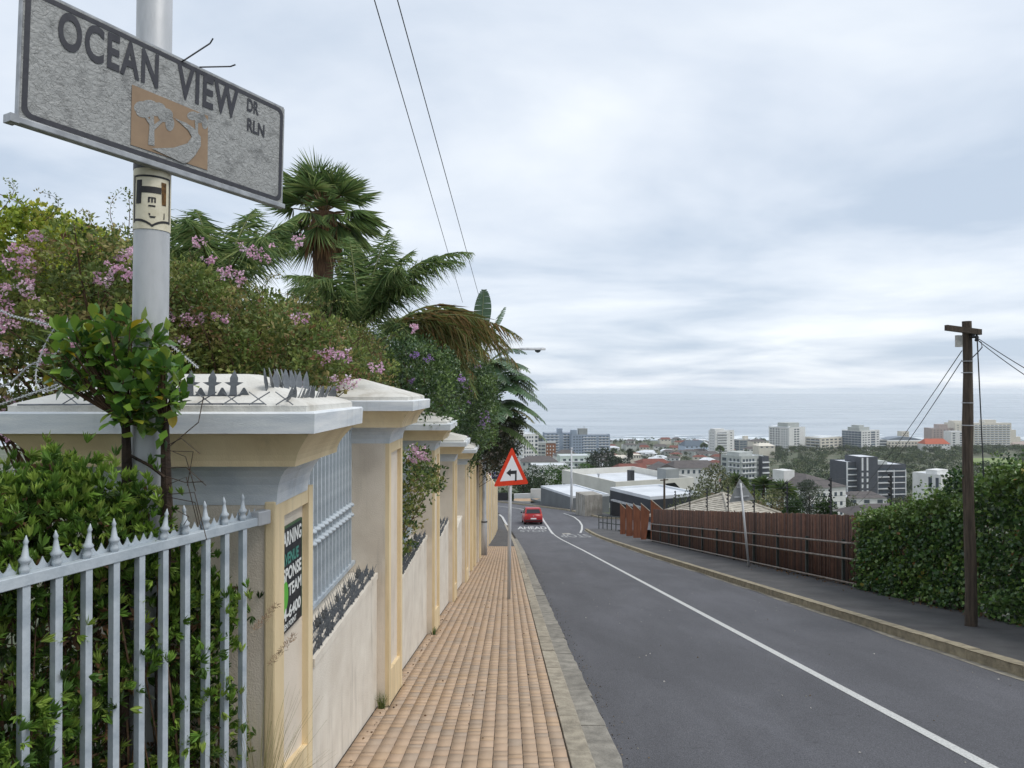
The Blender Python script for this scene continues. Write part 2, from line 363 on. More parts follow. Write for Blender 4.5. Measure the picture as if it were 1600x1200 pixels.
def road_wear():
    t = _t; l = t.links.new; p = _p
    src = p.inputs['Base Color'].links[0].from_socket; g = t.nodes.new('ShaderNodeNewGeometry')
    a = t.nodes.new('ShaderNodeTexNoise'); a.inputs['Scale'].default_value = .9; a.inputs['Detail'].default_value = 7; a.inputs['Roughness'].default_value = .65; a.inputs['Distortion'].default_value = .6
    mp = t.nodes.new('ShaderNodeMapping'); mp.inputs['Scale'].default_value = (1.3, .45, 1); l(g.outputs['Position'], mp.inputs[0]); l(mp.outputs[0], a.inputs['Vector'])
    r = t.nodes.new('ShaderNodeMapRange'); r.inputs[1].default_value = .36; r.inputs[2].default_value = .66; r.inputs[3].default_value = .86; r.inputs[4].default_value = 1.08; l(a.outputs['Fac'], r.inputs[0])
    b = t.nodes.new('ShaderNodeTexNoise'); b.inputs['Scale'].default_value = 9; b.inputs['Detail'].default_value = 4
    r2 = t.nodes.new('ShaderNodeMapRange'); r2.inputs[1].default_value = .66; r2.inputs[2].default_value = .74; r2.inputs[3].default_value = 1; r2.inputs[4].default_value = .74; m2 = t.nodes.new('ShaderNodeMapping'); m2.inputs['Scale'].default_value = (.6, 1.3, 1); l(g.outputs['Position'], m2.inputs[0]); l(m2.outputs[0], b.inputs['Vector']); l(b.outputs['Fac'], r2.inputs[0])
    mu = t.nodes.new('ShaderNodeMath'); mu.operation = 'MULTIPLY'; l(r.outputs[0], mu.inputs[0]); l(r2.outputs[0], mu.inputs[1])
    s = t.nodes.new('ShaderNodeVectorMath'); s.operation = 'SCALE'; l(src, s.inputs[0]); l(mu.outputs[0], s.inputs['Scale']); l(s.outputs[0], p.inputs['Base Color'])
road_wear()
rows = []
for Y in np.arange(-10, 112.1, .5):
    a = xk(Y) - .02
    b = xr(Y) + .02 if Y < 56.5 else (24 if Y < 60 else far_x(Y))
    rows.append((Y, a, max(b, a + 2)))
zroad = lambda X, Y: zr(Y) + ROADZ
road = sheet('road', rows, M_asph, zroad)
M_paint = mat('road_paint', lin(214, 214, 210), lin(178, 178, 175), 60, .8, .2, 200, world=True, lo=.3, hi=.6)
M_oldp = mat('worn_road_paint', lin(176, 176, 174), lin(110, 110, 112), 12, .85, world=True, lo=.35, hi=.6)
def line(name, pts, wd, m):
    """a painted stripe along points (X,Y)"""
    pts = [Vector((a, b, 0)) for a, b in pts]; V = []; Fq = []
    for i, p in enumerate(pts):
        t = (pts[min(i + 1, len(pts) - 1)] - pts[max(i - 1, 0)]).normalized(); s = Vector((t.y, -t.x, 0)) * wd / 2
        for q in (p - s, p + s): V.append((q.x, q.y, zr(q.y) + ROADZ + .004))
    Fq = [(2 * i, 2 * i + 1, 2 * i + 3, 2 * i + 2) for i in range(len(pts) - 1)]
    return link(name, npmesh(name, np.array(V), np.array(Fq), m), road)
line('centre_line', [(xc(Y), Y) for Y in np.arange(-9, 50.6, .5)], .10, M_paint)
line('centre_line', [(xc(Y), Y) for Y in np.arange(50.7, 99, .6)], .17, M_paint)
line('edge_line', [(5.05, 52.5), (5.6, 57), (6.1, 62), (6.35, 67), (6.3, 72), (5.95, 75), (5.6, 77)], .16, M_paint)
def road_text(body, x0, x1, y0, y1, m, flip=False):
    me, wd = text(body, 1, m, bold=.02); n = len(me.vertices); a = np.empty(n * 3, np.float32); me.vertices.foreach_get('co', a); a = a.reshape(-1, 3)
    u = a[:, 0] / wd; v = a[:, 1] / .72
    if flip: u, v = 1 - u, 1 - v
    X = x0 + u * (x1 - x0); Y = y0 + v * (y1 - y0); a[:, 0] = X; a[:, 1] = Y; a[:, 2] = [zr(q) + ROADZ + .005 for q in Y]
    me.vertices.foreach_set('co', a.ravel()); me.name = 'lettering'; return link('lettering', me, road)
road_text('AHEAD', .45, 2.85, 57.2, 60.4, M_paint)
road_text('STOP', .6, 2.7, 53.6, 56.2, M_oldp)
road_text('STOP', 3.3, 5.3, 46.6, 50.6, M_oldp, True)
# manhole cover and small debris on the road
mh = MB(); mh.lathe((3.9, 50.9, zr(50.9) + ROADZ - .02), [(.33, 0), (.33, .03), (.28, .032)], 18); mh.build('manhole_cover', M_conc, road)
# ---- left pavement: mortar bed, bricks, kerb stones, gutter stones
M_bed = mat('joint_sand', lin(70, 60, 50), lin(46, 41, 36), 6, .95)
bed = sheet('brick_pavement', [(Y, -1.32, xk(Y) - .38) for Y in np.arange(-6, 33.8, .6)], M_bed, lambda X, Y: zr(Y) - .0045)
M_brick = tintmat('brick', .9, .03, 90, .10, 3.5)
BC = [lin(182, 157, 133), lin(179, 155, 131), lin(185, 160, 135), lin(176, 154, 132), lin(183, 157, 130), lin(171, 152, 133)]
variants = []
ang = math.atan(GR); BL = .0855
for k in range(18):
    b = MB().box((0, 0, -.02), (1, 1, .04)); V = np.array(b.v) * np.array([.0985, BL - .009, 1])
    V[4:, 0] *= .992; V[4:, 1] *= .99       # slightly eased top arrises
    c = np.array(BC[k % 6][:3]) * random.uniform(.965, 1.03)
    variants.append(npmesh('brick', V, np.array(b.f), M_brick, np.tile(c, (6, 1))))
tb = np.array(MB().box((0, 0, -.02), (1, 1, .04)).v); tf = np.array(MB().box((0, 0, 0), (1, 1, 1)).f); tf = tf[[1, 2, 3, 4, 5]]
PIERS = [(6.2, 6.95), (9.83, 10.55), (13.2, 13.9), (16.7, 17.6)]
parts = []; nb = 0; NCOL = 15
for i in range(NCOL):
    Y = 4.05 + random.uniform(0, .08)
    while Y < 33.6:
        ln = random.choice([.078, .086, .094, .12, .15, .165, .16])
        wd = (xk(Y) - .385 + 1.165) / NCOL; X = -1.165 + (i + .5) * wd; Yc = Y + ln / 2; Y += ln
        if X < -1.05 and any(a < Yc < b for a, b in PIERS): continue
        dz = max(-.002, min(.003, random.gauss(0, .001)))
        if Yc < 6.3:
            o = link('brick', random.choice(variants), bed); o.location = (X, Yc, zr(Yc) + dz); o.rotation_euler = (-ang + random.gauss(0, .006), random.gauss(0, .008), random.gauss(0, .012)); o.scale = (wd / .1025, (ln - .008) / (BL - .009), 1)
            nb += 1
        else:
            q = tb * np.array([wd - .004, ln - .008, 1]) ; q[4:, 0] *= .992; q[4:, 1] *= .99; r = random.gauss(0, .012)
            q = np.stack([q[:, 0] - q[:, 1] * r, q[:, 1] + q[:, 0] * r, q[:, 2]], 1) + np.array([X, Yc, 0])
            q[:, 2] += [zr(y) + dz for y in q[:, 1]]
            parts.append((q, tf, np.tile(np.array(random.choice(BC)[:3]) * random.uniform(.965, 1.03), (5, 1))))
leafobj('bricks', parts, M_brick, bed)
M_kerbs = tintmat('kerb_stone', .9, .6, 45, .35, 9)
def stone(parent, name, x0f, x1f, Y0, Y1, ztop, zbot, col, rag=0, seg=5):
    """a stone following the kerb; x0f/x1f functions of Y, top height over zr"""
    yy = np.linspace(Y0 + .004, Y1 - .004, seg + 1); rings = []
    for y in yy:
        a, b = x0f(y), x1f(y) + random.uniform(-rag, rag); z = zr(y) + random.gauss(0, .002)
        e_ = .012
        rings.append([(a, y, z + zbot), (b, y, z + zbot), (b, y, z + ztop - e_), (b - e_, y, z + ztop), (a + .004, y, z + ztop), (a, y, z + ztop - .004)])
    m = MB(); m.rings(rings); me = npmesh(name, np.zeros((0, 3)), np.zeros((0, 4), int), M_kerbs) if False else m.mesh(name, M_kerbs)
    at = me.attributes.new('tint', 'FLOAT_COLOR', 'FACE'); c = list(np.array(col[:3]) * random.uniform(.88, 1.1)) + [1]
    at.data.foreach_set('color', np.tile(c, len(me.polygons)).astype(np.float32)); return link(name, me, parent)
kl = sheet('kerb', [(Y, xk(Y) - .37, xk(Y) - .03) for Y in np.arange(-6, 80, .6)], M_bed, lambda X, Y: zr(Y) + ROADZ - .03)
Y = 2.0
while Y < 62:
    ln = random.uniform(.85, 1.05)
    stone(kl, 'kerb_stone', lambda y: xk(y) - .375, lambda y: xk(y) - .215, Y, Y + ln, .004, -.2, lin(160, 151, 134)); Y += ln
Y = 2.3
while Y < 44:
    ln = random.uniform(.9, 1.3)
    stone(kl, 'gutter_stone', lambda y: xk(y) - .212, lambda y: xk(y) + .015, Y, Y + ln, ROADZ + .022, -.25, lin(142, 137, 127), .012, 6); Y += ln
kr = sheet('kerb', [(Y, xr(Y) + .02, xr(Y) + .13) for Y in np.arange(-2, 56, .6)], M_bed, lambda X, Y: zr(Y) - .04)
Y = 3.0
while Y < 55.6:
    ln = random.uniform(.85, 1.0)
    stone(kr, 'kerb_stone', lambda y: xr(y) + .16, lambda y: xr(y), Y, min(Y + ln, 55.8), .03, -.2, lin(152, 142, 120)); Y += ln
M_chan = mat('channel_concrete', lin(168, 160, 142), lin(120, 114, 104), 6, .9, world=True)
sheet('channel', [(Y, xr(Y) - .10 - .04 * math.sin(Y * 2.1) * math.sin(Y * .7), xr(Y) + .01) for Y in np.arange(3, 56, .25)], M_chan, lambda X, Y: zr(Y) + ROADZ + .004)
M_tar = mat('pavement_tar', lin(88, 87, 87), lin(70, 69, 70), 1.5, .92, .6, 90, world=True, c3=lin(80, 79, 79))
sheet('pavement', [(Y, xr(Y) + .155, 7.95) for Y in np.arange(-6, 56.2, .6)], M_tar, lambda X, Y: zr(Y) + .02)
sheet('pavement', [(Y, -1.35 - max(0, Y - 60) * .2, xk(Y) - .37) for Y in np.arange(33.7, 84, .6)], M_tar, lambda X, Y: zr(Y) + .002)
line('kerb_paint', [(xk(Y) - .12, Y) for Y in np.arange(62, 76, .5)], .22, M_paint)
# far kerb beyond the junction
kf = sheet('kerb', [(Y, far_x(Y) - .02, far_x(Y) + .2) for Y in np.arange(69, 108, .6)], M_bed, lambda X, Y: zr(Y) - .1)
Y = 69.0
while Y < 106:
    stone(kf, 'kerb_stone', lambda y: far_x(y) + .22, lambda y: far_x(y), Y, Y + 1.5, .05, -.2, lin(160, 150, 128)); Y += 1.5
sheet('pavement', [(Y, far_x(Y) + .2, far_x(Y) + 2.2) for Y in np.arange(69, 108, .6)], M_tar, lambda X, Y: zr(Y) + .04)
# leaf litter and chips
parts = []
n = 260; Y = RNG.uniform(4, 25, n); X = RNG.uniform(-1.1, .5, n); edge = RNG.random(n) < .55; X[edge] = -1.12 + np.abs(RNG.normal(size=edge.sum())) * .05
pos = np.stack([X, Y, np.array([zr(a) for a in Y]) + .008], 1); d = RNG.normal(size=(n, 3)); d[:, 2] = .15
parts.append(leaves(pos, d, .026, .015, tints(n, [lin(90, 66, 45), lin(60, 48, 38), lin(110, 88, 60)])))
n = 420; Y = RNG.uniform(7, 22, n); X = 7.62 - np.abs(RNG.normal(size=n)) * .22; pos = np.stack([X, Y, np.array([zr(a) for a in Y]) + .03], 1); d = RNG.normal(size=(n, 3)); d[:, 2] = .15
parts.append(leaves(pos, d, .05, .03, tints(n, [lin(120, 84, 52), lin(84, 62, 44), lin(140, 104, 66)])))
n = 120; Y = RNG.uniform(4.5, 26, n); X = RNG.uniform(.9, 5.3, n); pos = np.stack([X, Y, np.array([zr(a) for a in Y]) + ROADZ + .008], 1); d = RNG.normal(size=(n, 3)); d[:, 2] = .05
parts.append(leaves(pos, d, .022, .016, tints(n, [lin(170, 166, 158), lin(120, 104, 80), lin(196, 192, 184)])))
n = 700; Y = RNG.uniform(4.5, 30, n); X = np.array([xk(a) for a in Y]) + .02 + np.abs(RNG.normal(size=n)) * .06; pos = np.stack([X, Y, np.array([zr(a) for a in Y]) + ROADZ + .006], 1); d = RNG.normal(size=(n, 3)); d[:, 2] = .1
parts.append(leaves(pos, d, .016, .012, tints(n, [lin(92, 84, 74), lin(120, 108, 90), lin(66, 60, 54)])))
leafobj('leaf_litter', parts, M_leaf)
# ================================================================== LEFT BOUNDARY WALL
def rect(x0, x1, y0, y1, o, z): return [(x0 - o, y0 - o, z), (x1 + o, y0 - o, z), (x1 + o, y1 + o, z), (x0 - o, y1 + o, z)]
def capstack(root, x0, x1, y0, y1, zt_, hf, hb, hc, of, ridge, rise):
    oc = of * .45; z = zt_ - hf - hb - hc; T = [i / 6 for i in range(7)]
    MB().rings([rect(x0, x1, y0, y1, .004 + oc * (1 - math.cos(t * PI / 2)), z + hc * math.sin(t * PI / 2) * .999) for t in T]).build('cove', M_blue, root)
    MB().rings([rect(x0, x1, y0, y1, oc + .02 + (of - oc - .05) * (1 - math.cos(t * PI / 2)) , z + hc + hb * t) for t in T]).build('moulded_band', M_yel, root)
    MB().rings([rect(x0, x1, y0, y1, of, z + hc + hb), rect(x0, x1, y0, y1, of + .004, zt_ - .008), rect(x0, x1, y0, y1, of - .004, zt_)]).build('fascia', M_fasc, root)
    cx, cy = (x0 + x1) / 2, (y0 + y1) / 2; s = of - .05; r = ridge
    MB().rings([rect(x0, x1, y0, y1, s, zt_ - .002), rect(x0, x1, y0, y1, s, zt_ + .028), rect(x0, x1, y0, y1, s - .02, zt_ + .04),
                [(cx - r[0], cy - r[1], zt_ + rise), (cx + r[0], cy - r[1], zt_ + rise), (cx + r[0], cy + r[1], zt_ + rise), (cx - r[0], cy + r[1], zt_ + rise)]]).build('cap', M_cap, root)
def side_panel(root, X, y0, y1, z0, z1, fr=.11, dep=.035):
    """yellow frame round a recessed panel on the road side"""
    MB().bb(X, X + dep, y0, y0 + fr, z0, z1).build('frame_strip', M_yel, root)
    MB().bb(X, X + dep, y1 - fr, y1, z0, z1).build('frame_strip', M_yel, root)
    MB().bb(X, X + dep - .003, y0 + fr, y1 - fr, z1 - fr, z1).build('frame_strip', M_yel, root)
    m = MB(); m.prism([(y0 + fr, z0), (y1 - fr, z0), (y1 - fr, z0 + .42), (y0 + fr, z0 + .5)], lambda a, b, t: (X + (dep - .003) * t, a, b)); m.build('frame_strip', M_yel, root)
# corner pier
cp = thing('corner_pier', 'wide cream corner pier with white hipped cap behind the street sign pole', 'wall pier', (-1.66, 3.87, zr(3.5)))
X0, X1, Y0, Y1 = -2.15, -1.21, 3.54, 4.2
MB().bb(X0, X1, Y0, Y1, zr(4.2) - .3, 1.15).build('shaft', M_cream, cp)
MB().bb(X1 - .02, -1.172, Y0 - .012, Y0 + .05, zr(4.2) - .3, 1.145).build('corner_strip', M_yel, cp, bevel=.01)
side_panel(cp, X1, Y0 + .04, Y1 - .002, zr(4.2) - .05, 1.14, .09, .036)
capstack(cp, X0, -1.175, Y0, 4.07, 1.597, .10, .165, .205, .262, (.28, .10), .185)
# piers down the hill
zcap = [1.61, 1.24, .75, .32]; words = ['first cream gate pier past the window bars, nearest the railing', 'second cream pier down the hill, bougainvillea climbing beside it', 'third cream pier down the hill with weathered white cap', 'tall cream pier overhung by vines past the three capped piers']
for (a, b), z, wd_ in zip(PIERS, zcap, words):
    r = thing('wall_pier', wd_, 'wall pier', (-1.4, (a + b) / 2, zr(b)), 0, 'piers of the left boundary wall')
    MB().bb(-1.75, -1.105, a, b, zr(b) - .4, z - .36).build('shaft', M_cream, r)
    side_panel(r, -1.105, a, b, zr(b) - .1, z - .37, .10, .035)
    capstack(r, -1.75, -1.072, a, b, z, .088, .145, .145, .24, (.03, .03), .19)
# low bay walls
bays = [(4.2, 6.2, .11, 'low white wall panel under blue grey window bars'), (6.95, 9.83, -.305, 'low white wall panel beside the climbing bougainvillea'), (10.55, 13.2, -.72, 'low white wall panel between second and third capped piers'), (13.9, 16.7, -1.25, 'low white wall panel before the tall vine covered pier')]
for a, b, z, lb in bays:
    m = MB(); m.bb(-1.5, -1.175, a + .004, b - .004, zr(b) - .4, z - .05)
    o = m.build('low_wall', M_white); props(o, lb, 'wall', 'low walls between the piers')
    MB().bb(-1.5, -1.165, a + .006, b - .006, z - .05, z).build('coping', M_white, o)
# blank infill wall behind bays 2-4 (garden side)
for (a, b, z, lb), zz in zip(bays[1:], (.75, .3, -.15)): pass
def railing(label, a, b, z0, z1):
    X = -1.38; r = thing('window_bars', label, 'railing', (X, (a + b) / 2, z0))
    MB().bb(X - .018, X + .018, a + .01, b - .01, z0, z0 + .03).build('bottom_rail', M_rail, r)
    MB().bb(X - .015, X + .015, a + .01, b - .01, z1 - .11, z1 - .075).build('top_rail', M_rail, r)
    zk = z0 + (z1 - z0) * .33; n = int((b - a - .06) / .105); me = None
    for i in range(n):
        y = a + .05 + i * .105 + .02
        if me is None:
            m = MB(); m.box((0, 0, (z1 - .1 - z0) / 2), (.024, .024, z1 - .1 - z0)); me = m.mesh('bar', M_rail)
            k = MB(); k.lathe((0, 0, zk - z0), [(.013, 0), (.034, .012), (.04, .022), (.034, .032), (.013, .044)], 10); kme = k.mesh('collar', M_rail, True)
            q = MB(); q.lathe((0, 0, z1 - z0 - .1), [(.012, 0), (.02, .02), (.026, .04), (.012, .06), (.002, .1)], 8); qme = q.mesh('finial', M_rail, True)
        o = link('bar', me, r); o.location = (0, y - (a + b) / 2, 0)
        for nm, mm, zo in (('collar', kme, 0), ('collar', kme, .085), ('finial', qme, 0)): link(nm, mm, o).location.z = zo
    return r
railing('blue grey vertical window bars with collars beside the warning board', 4.2, 6.2, .19, 1.47)
railing('blue grey bars half hidden by the climbing bougainvillea', 6.95, 9.83, -.24, .9)
# spikes along low walls
def spike_me(h, wd):
    m = MB(); m.prism([(-wd, 0), (wd, 0), (wd * .55, h * .35), (wd * .9, h * .5), (wd * .25, h * .55), (0, h), (-wd * .25, h * .55), (-wd * .9, h * .5), (-wd * .55, h * .35)], lambda a, b, t: (t * .003 - .0015, a, b)); return m.mesh('spike', M_spk)
sm = spike_me(.095, .022)
for a, b, z, lb in bays[:3]:
    r = thing('wall_spikes', ['bristling grey spike strip below the window bars', 'grey spike strip at the foot of the bougainvillea', 'short grey spike strip on the low wall past the second pier'][[x[0] for x in bays].index(a)], 'spike strip', (-1.25, (a + b) / 2, z))
    for k, dxx in enumerate((-.05, .0, .055)):
        MB().bb(-1.25 + dxx - .006, -1.25 + dxx + .006, a + .02, b - .02, z + .002, z + .007).build('base_strip', M_spk, r)
        for i in range(int((b - a - .08) / .056)):
            o = link('spike', sm, r); o.location = (dxx, a + .05 + i * .056 - (a + b) / 2, .006); o.rotation_euler = (0, .35 if k else -.25, random.choice([.15, 1.25]) + random.uniform(-.2, .2))
# spike strips on the corner pier cap
r = thing('cap_spikes', 'row of grey star shaped spikes along the front of the corner cap', 'spike strip', (-1.5, 3.42, 1.645))
MB().bb(-1.80, -1.31, 3.425, 3.45, 1.668, 1.675).build('base_strip', M_spk, r)
big = MB(); big.prism([(-.018, 0), (.018, 0), (.014, .045), (.045, .062), (.018, .064), (.019, .085), (0, .125), (-.019, .085), (-.018, .064), (-.045, .062), (-.014, .045)], lambda a, b, t: (a, t * .003, b)); big = big.mesh('star_spike', M_spk)
tri = MB(); tri.prism([(-.025, 0), (.025, 0), (.004, .035), (-.004, .035)], lambda a, b, t: (a, t * .003, b)); tri = tri.mesh('tooth', M_spk)
for i in range(5):
    o = link('star_spike', big, r); o.location = (-.27 + i * .105, .018, .03); o.rotation_euler = (-.2, 0, random.uniform(-.2, .2))
    o = link('tooth', tri, r); o.location = (-.2175 + i * .105, .018, .03)
r = thing('cap_spikes', 'dense cluster of leaf shaped grey spikes at the cap corner', 'spike strip', (-1.05, 3.7, 1.63))
lf = MB(); lf.prism([(-.012, 0), (.012, 0), (.024, .045), (.016, .08), (0, .12), (-.016, .08), (-.024, .045)], lambda a, b, t: (t * .003, a, b)); lf = lf.mesh('leaf_spike', M_spk)
MB().bb(-1.075, -1.045, 3.36, 4.26, 1.636, 1.643).build('base_strip', M_spk, r)
MB().bb(-1.21, -1.18, 3.5, 4.1, 1.69, 1.697).build('base_strip', M_spk, r)
for i in range(17):
    o = link('leaf_spike', lf, r); o.location = (-.01 + random.uniform(-.01, .01), 3.38 + i * .052 - 3.7, .008); o.rotation_euler = (random.uniform(-.2, .2), .35, random.uniform(-.6, .6)); o.scale = (1, 1, .75)
for i in range(14):
    o = link('leaf_spike', lf, r); o.location = (-.145 + random.uniform(-.02, .02), 3.5 + i * .042 - 3.7, .062); o.rotation_euler = (random.uniform(-.3, .3), -.2, random.uniform(-.7, .7))
# crossed wire strands on the cap slope
m = MB()
for i in range(9):
    x = -2.1 + i * .125
    m.tube([(x, 3.31, 1.63), (x + .09, 3.33, 1.69)], .0028, 4); m.tube([(x + .08, 3.31, 1.63), (x - .01, 3.335, 1.69)], .0028, 4)
m.tube([(-2.3, 3.305, 1.63), (-1.15, 3.305, 1.635)], .004, 5)
props(m.build('barbed_strand', M_spk), 'crossed wire strand stapled along the front edge of the corner cap', 'wire')
# continuing wall with pilasters
lw = thing('boundary_wall', 'long cream boundary wall with yellow pilasters running down the pavement', 'wall', (-1.4, 37, zr(37)))
for i in range(22):
    a = 17.6 + i * 1.75; b = a + 1.75; zt_ = zr(a) + 3.25
    MB().bb(-1.5, -1.20, a, b - .002, zr(b) - .4, zt_).build('wall_panel', M_white if i % 2 == 0 else M_cream, lw)
    MB().bb(-1.52, -1.11, a + .6, a + 1.05, zr(b) - .4, zt_ + .06).build('pilaster', M_yel if i % 3 else M_cream, lw)
# ================================================================== PALISADE FENCE
A = Vector((-1.235, 3.46, 0)); fd = Vector((-math.sin(math.radians(20.6)), -math.cos(math.radians(20.6)), 0)); fz = 1.085
pf = thing('palisade_fence', 'blue grey palisade fence with spear finials in front of the green bush', 'fence', (A.x + fd.x * .8, A.y + fd.y * .8, zr(2.7)))
frot = math.atan2(fd.y, fd.x); Lf = 1.75
def along(s, off=0, z=0): return A + fd * s + Vector((-fd.y, fd.x, 0)) * off + Vector((0, 0, z))
c = along(Lf / 2); MB().box((c.x, c.y, fz - .022), (Lf, .036, .04), frot).build('top_rail', M_rail, pf, bevel=.003)
c = along(Lf / 2); MB().box((c.x, c.y, zr(3) + .22), (Lf, .036, .04), frot).build('bottom_rail', M_rail, pf)
poly = []; n = 46
for i in range(n):
    s0 = i * Lf / n
    for k in range(6): t = k / 6; poly.append((s0 + t * Lf / n, .012 + .03 * abs(2 * t - 1) ** 1.6))
m = MB(); tops = [along(s_, -.019, fz - .004 + h) for s_, h in poly]; bots = [along(s_, -.019, fz - .03) for s_, h in poly]; off = Vector((-fd.y, fd.x, 0)) * -.004
k = len(tops); m.add(tops + bots + [p + off for p in tops] + [p + off for p in bots], [f for i in range(k - 1) for f in ((i, i + 1, k + i + 1, k + i), (2 * k + i, 3 * k + i, 3 * k + i + 1, 2 * k + i + 1), (i, 2 * k + i, 2 * k + i + 1, i + 1))])
m.build('scalloped_strip', M_rail, pf)
br = along(-.02, 0, fz - .01); MB().box((br.x, br.y, br.z), (.09, .05, .07), frot).build('bracket', M_galv, pf, bevel=.006)
bar = MB(); bar.box((0, 0, (fz - .04 + .75) / 2 - .75), (.027, .027, fz - .04 + .75)); bar = bar.mesh('picket', M_rail)
fin = MB(); fin.lathe((0, 0, 0), [(.013, -.01), (.016, .012), (.011, .026), (.018, .034), (.02, .042), (.012, .052), (.007, .085), (.006, .092), (.009, .1), (.005, .11), (.001, .122)], 10); fin = fin.mesh('finial', M_rail, True)
for i in range(15):
    s_ = .105 + i * .1155; p = along(s_) - pf.location; o = link('picket', bar, pf); o.location = (p.x, p.y, -pf.location.z); o.rotation_euler = (0, 0, frot)
    if i in (5,): continue
    f = link('finial', fin, o); f.location = (0, 0, fz + .003); f.rotation_euler = (random.gauss(0, .05), random.gauss(0, .05), 0)
# ================================================================== STREET NAME SIGN POLE
PX_, PY_, PR = -1.60, 3.10, .0715
pole = thing('street_pole', 'thick galvanised street pole with hydrant sticker below the name sign', 'pole', (PX_, PY_, zr(3.1)))
m = MB(); m.lathe((PX_, PY_, 0), [(PR * 1.02, zr(3.1) - .3), (PR * 1.01, 1.2), (PR, 2.4), (PR * .97, 6.5)], 72); m.build('shaft', M_galv, pole, smooth=True)
pole.rotation_euler = (0, math.radians(.5), 0)
fa = math.atan2(-PY_, -PX_)                                  # side facing the street
def wrap(poly_rows, r, m, name, parent):
    """rows: list of (z, s0, s1) arcs wrapped on the pole"""
    mb = MB(); K = 40; V = []
    for z, s0, s1 in poly_rows:
        for i in range(K + 1):
            an = fa + (s0 + (s1 - s0) * i / K) / PR; V.append((PX_ + r * math.cos(an), PY_ + r * math.sin(an), z))
    mb.add(V, [(j * (K + 1) + i, j * (K + 1) + i + 1, (j + 1) * (K + 1) + i + 1, (j + 1) * (K + 1) + i) for j in range(len(poly_rows) - 1) for i in range(K)])
    return mb.build(name, m, parent, smooth=True)
M_stk = mat('sticker_white', lin(226, 219, 196), lin(206, 198, 172), 20, .6); M_blk = mat('print_black', lin(30, 30, 33), lin(44, 43, 44), 30, .6); M_rust = mat('rust_print', lin(60, 44, 24), lin(120, 84, 36), 60, .8)
zs = lambda y: P(230, y, 3.03).z
stk = wrap([(zs(357), -.235, .235), (zs(262), -.235, .235)], PR + .003, M_stk, 'hydrant_sticker', pole)
r3 = PR + .0042; sx = lambda x: math.asin(max(-.98, min(.98, (x - 231.5) / 27.5))) * PR
def pr(rows, name='print', m=M_blk): return wrap([(zs(y), sx(a), sx(b)) for y, a, b in rows], r3, m, name, stk)
pr([(318, 209, 216), (281, 210, 217)]); pr([(318, 245, 251), (282, 244, 251)], m=M_rust); pr([(301, 216, 244), (291, 216, 244)])
pr([(276, 208, 256), (273, 208, 256)]); pr([(347, 206, 207.5), (273, 206, 207.5)]); pr([(344, 255, 256.5), (273, 255, 256.5)])
for a, b in ((225.5, 228), (230, 232.3), (234.3, 236.5)): pr([(316, a, b), (308, a, b)])
pr([(309.5, 225.5, 236.5), (307.5, 225.5, 235.5)]); pr([(322.5, 226, 236), (320, 226, 236)])
pr([(336, 227, 229), (333, 226, 229)]); pr([(340, 229, 235), (337, 227, 237)]); pr([(340, 247.5, 249), (330, 248, 249)])
mb = MB(); V = []; n_ = 36                                   # shield foot
for i in range(n_ + 1):
    x = 206.2 + 50.4 * i / n_; y = 342.5 + 9 * max(0, 1 - abs(x - 231.5) / 25) ** 2.2; an = fa + sx(x) / PR
    V += [(PX_ + r3 * math.cos(an), PY_ + r3 * math.sin(an), zs(y + 2.6)), (PX_ + r3 * math.cos(an), PY_ + r3 * math.sin(an), zs(y - 1.2))]
mb.add(V, [(2 * i, 2 * i + 2, 2 * i + 3, 2 * i + 1) for i in range(n_)]).build('print', M_blk, stk, smooth=True)
wrap([(zs(262), -.24, .24), (zs(252), -.24, .24)], PR + .004, M_dk, 'clamp_band', pole)
# ---- the name plate
az_, tl = .5196, .0289; Wd, Hg = 1.2195, .4897
ddx = Vector((math.sin(az_), math.cos(az_), 0)); e1 = ddx * math.cos(tl) - Vector((0, 0, 1)) * math.sin(tl); e2 = Vector((0, 0, 1)) * math.cos(tl) + ddx * math.sin(tl); en = e1.cross(e2)
SC = Vector((-1.53, 2.99, 2.9147)) + e1 * .1169
sg = thing('street_name_sign', 'weathered grey street name plate reading OCEAN VIEW DR RLN with tree emblem', 'street sign', SC)
sg.matrix_world = Matrix(((e1.x, en.x * -1, e2.x, SC.x), (e1.y, -en.y, e2.y, SC.y), (e1.z, -en.z, e2.z, SC.z), (0, 0, 0, 1)))   # local X along, Z up, -Y to the viewer
def suv(px, py):
    o_ = Vector((0, 0, EYE)); d_ = P(px, py, 3) - o_; t = (SC - o_).dot(en) / d_.dot(en); q = o_ + d_ * t - SC; return q.dot(e1), q.dot(e2)
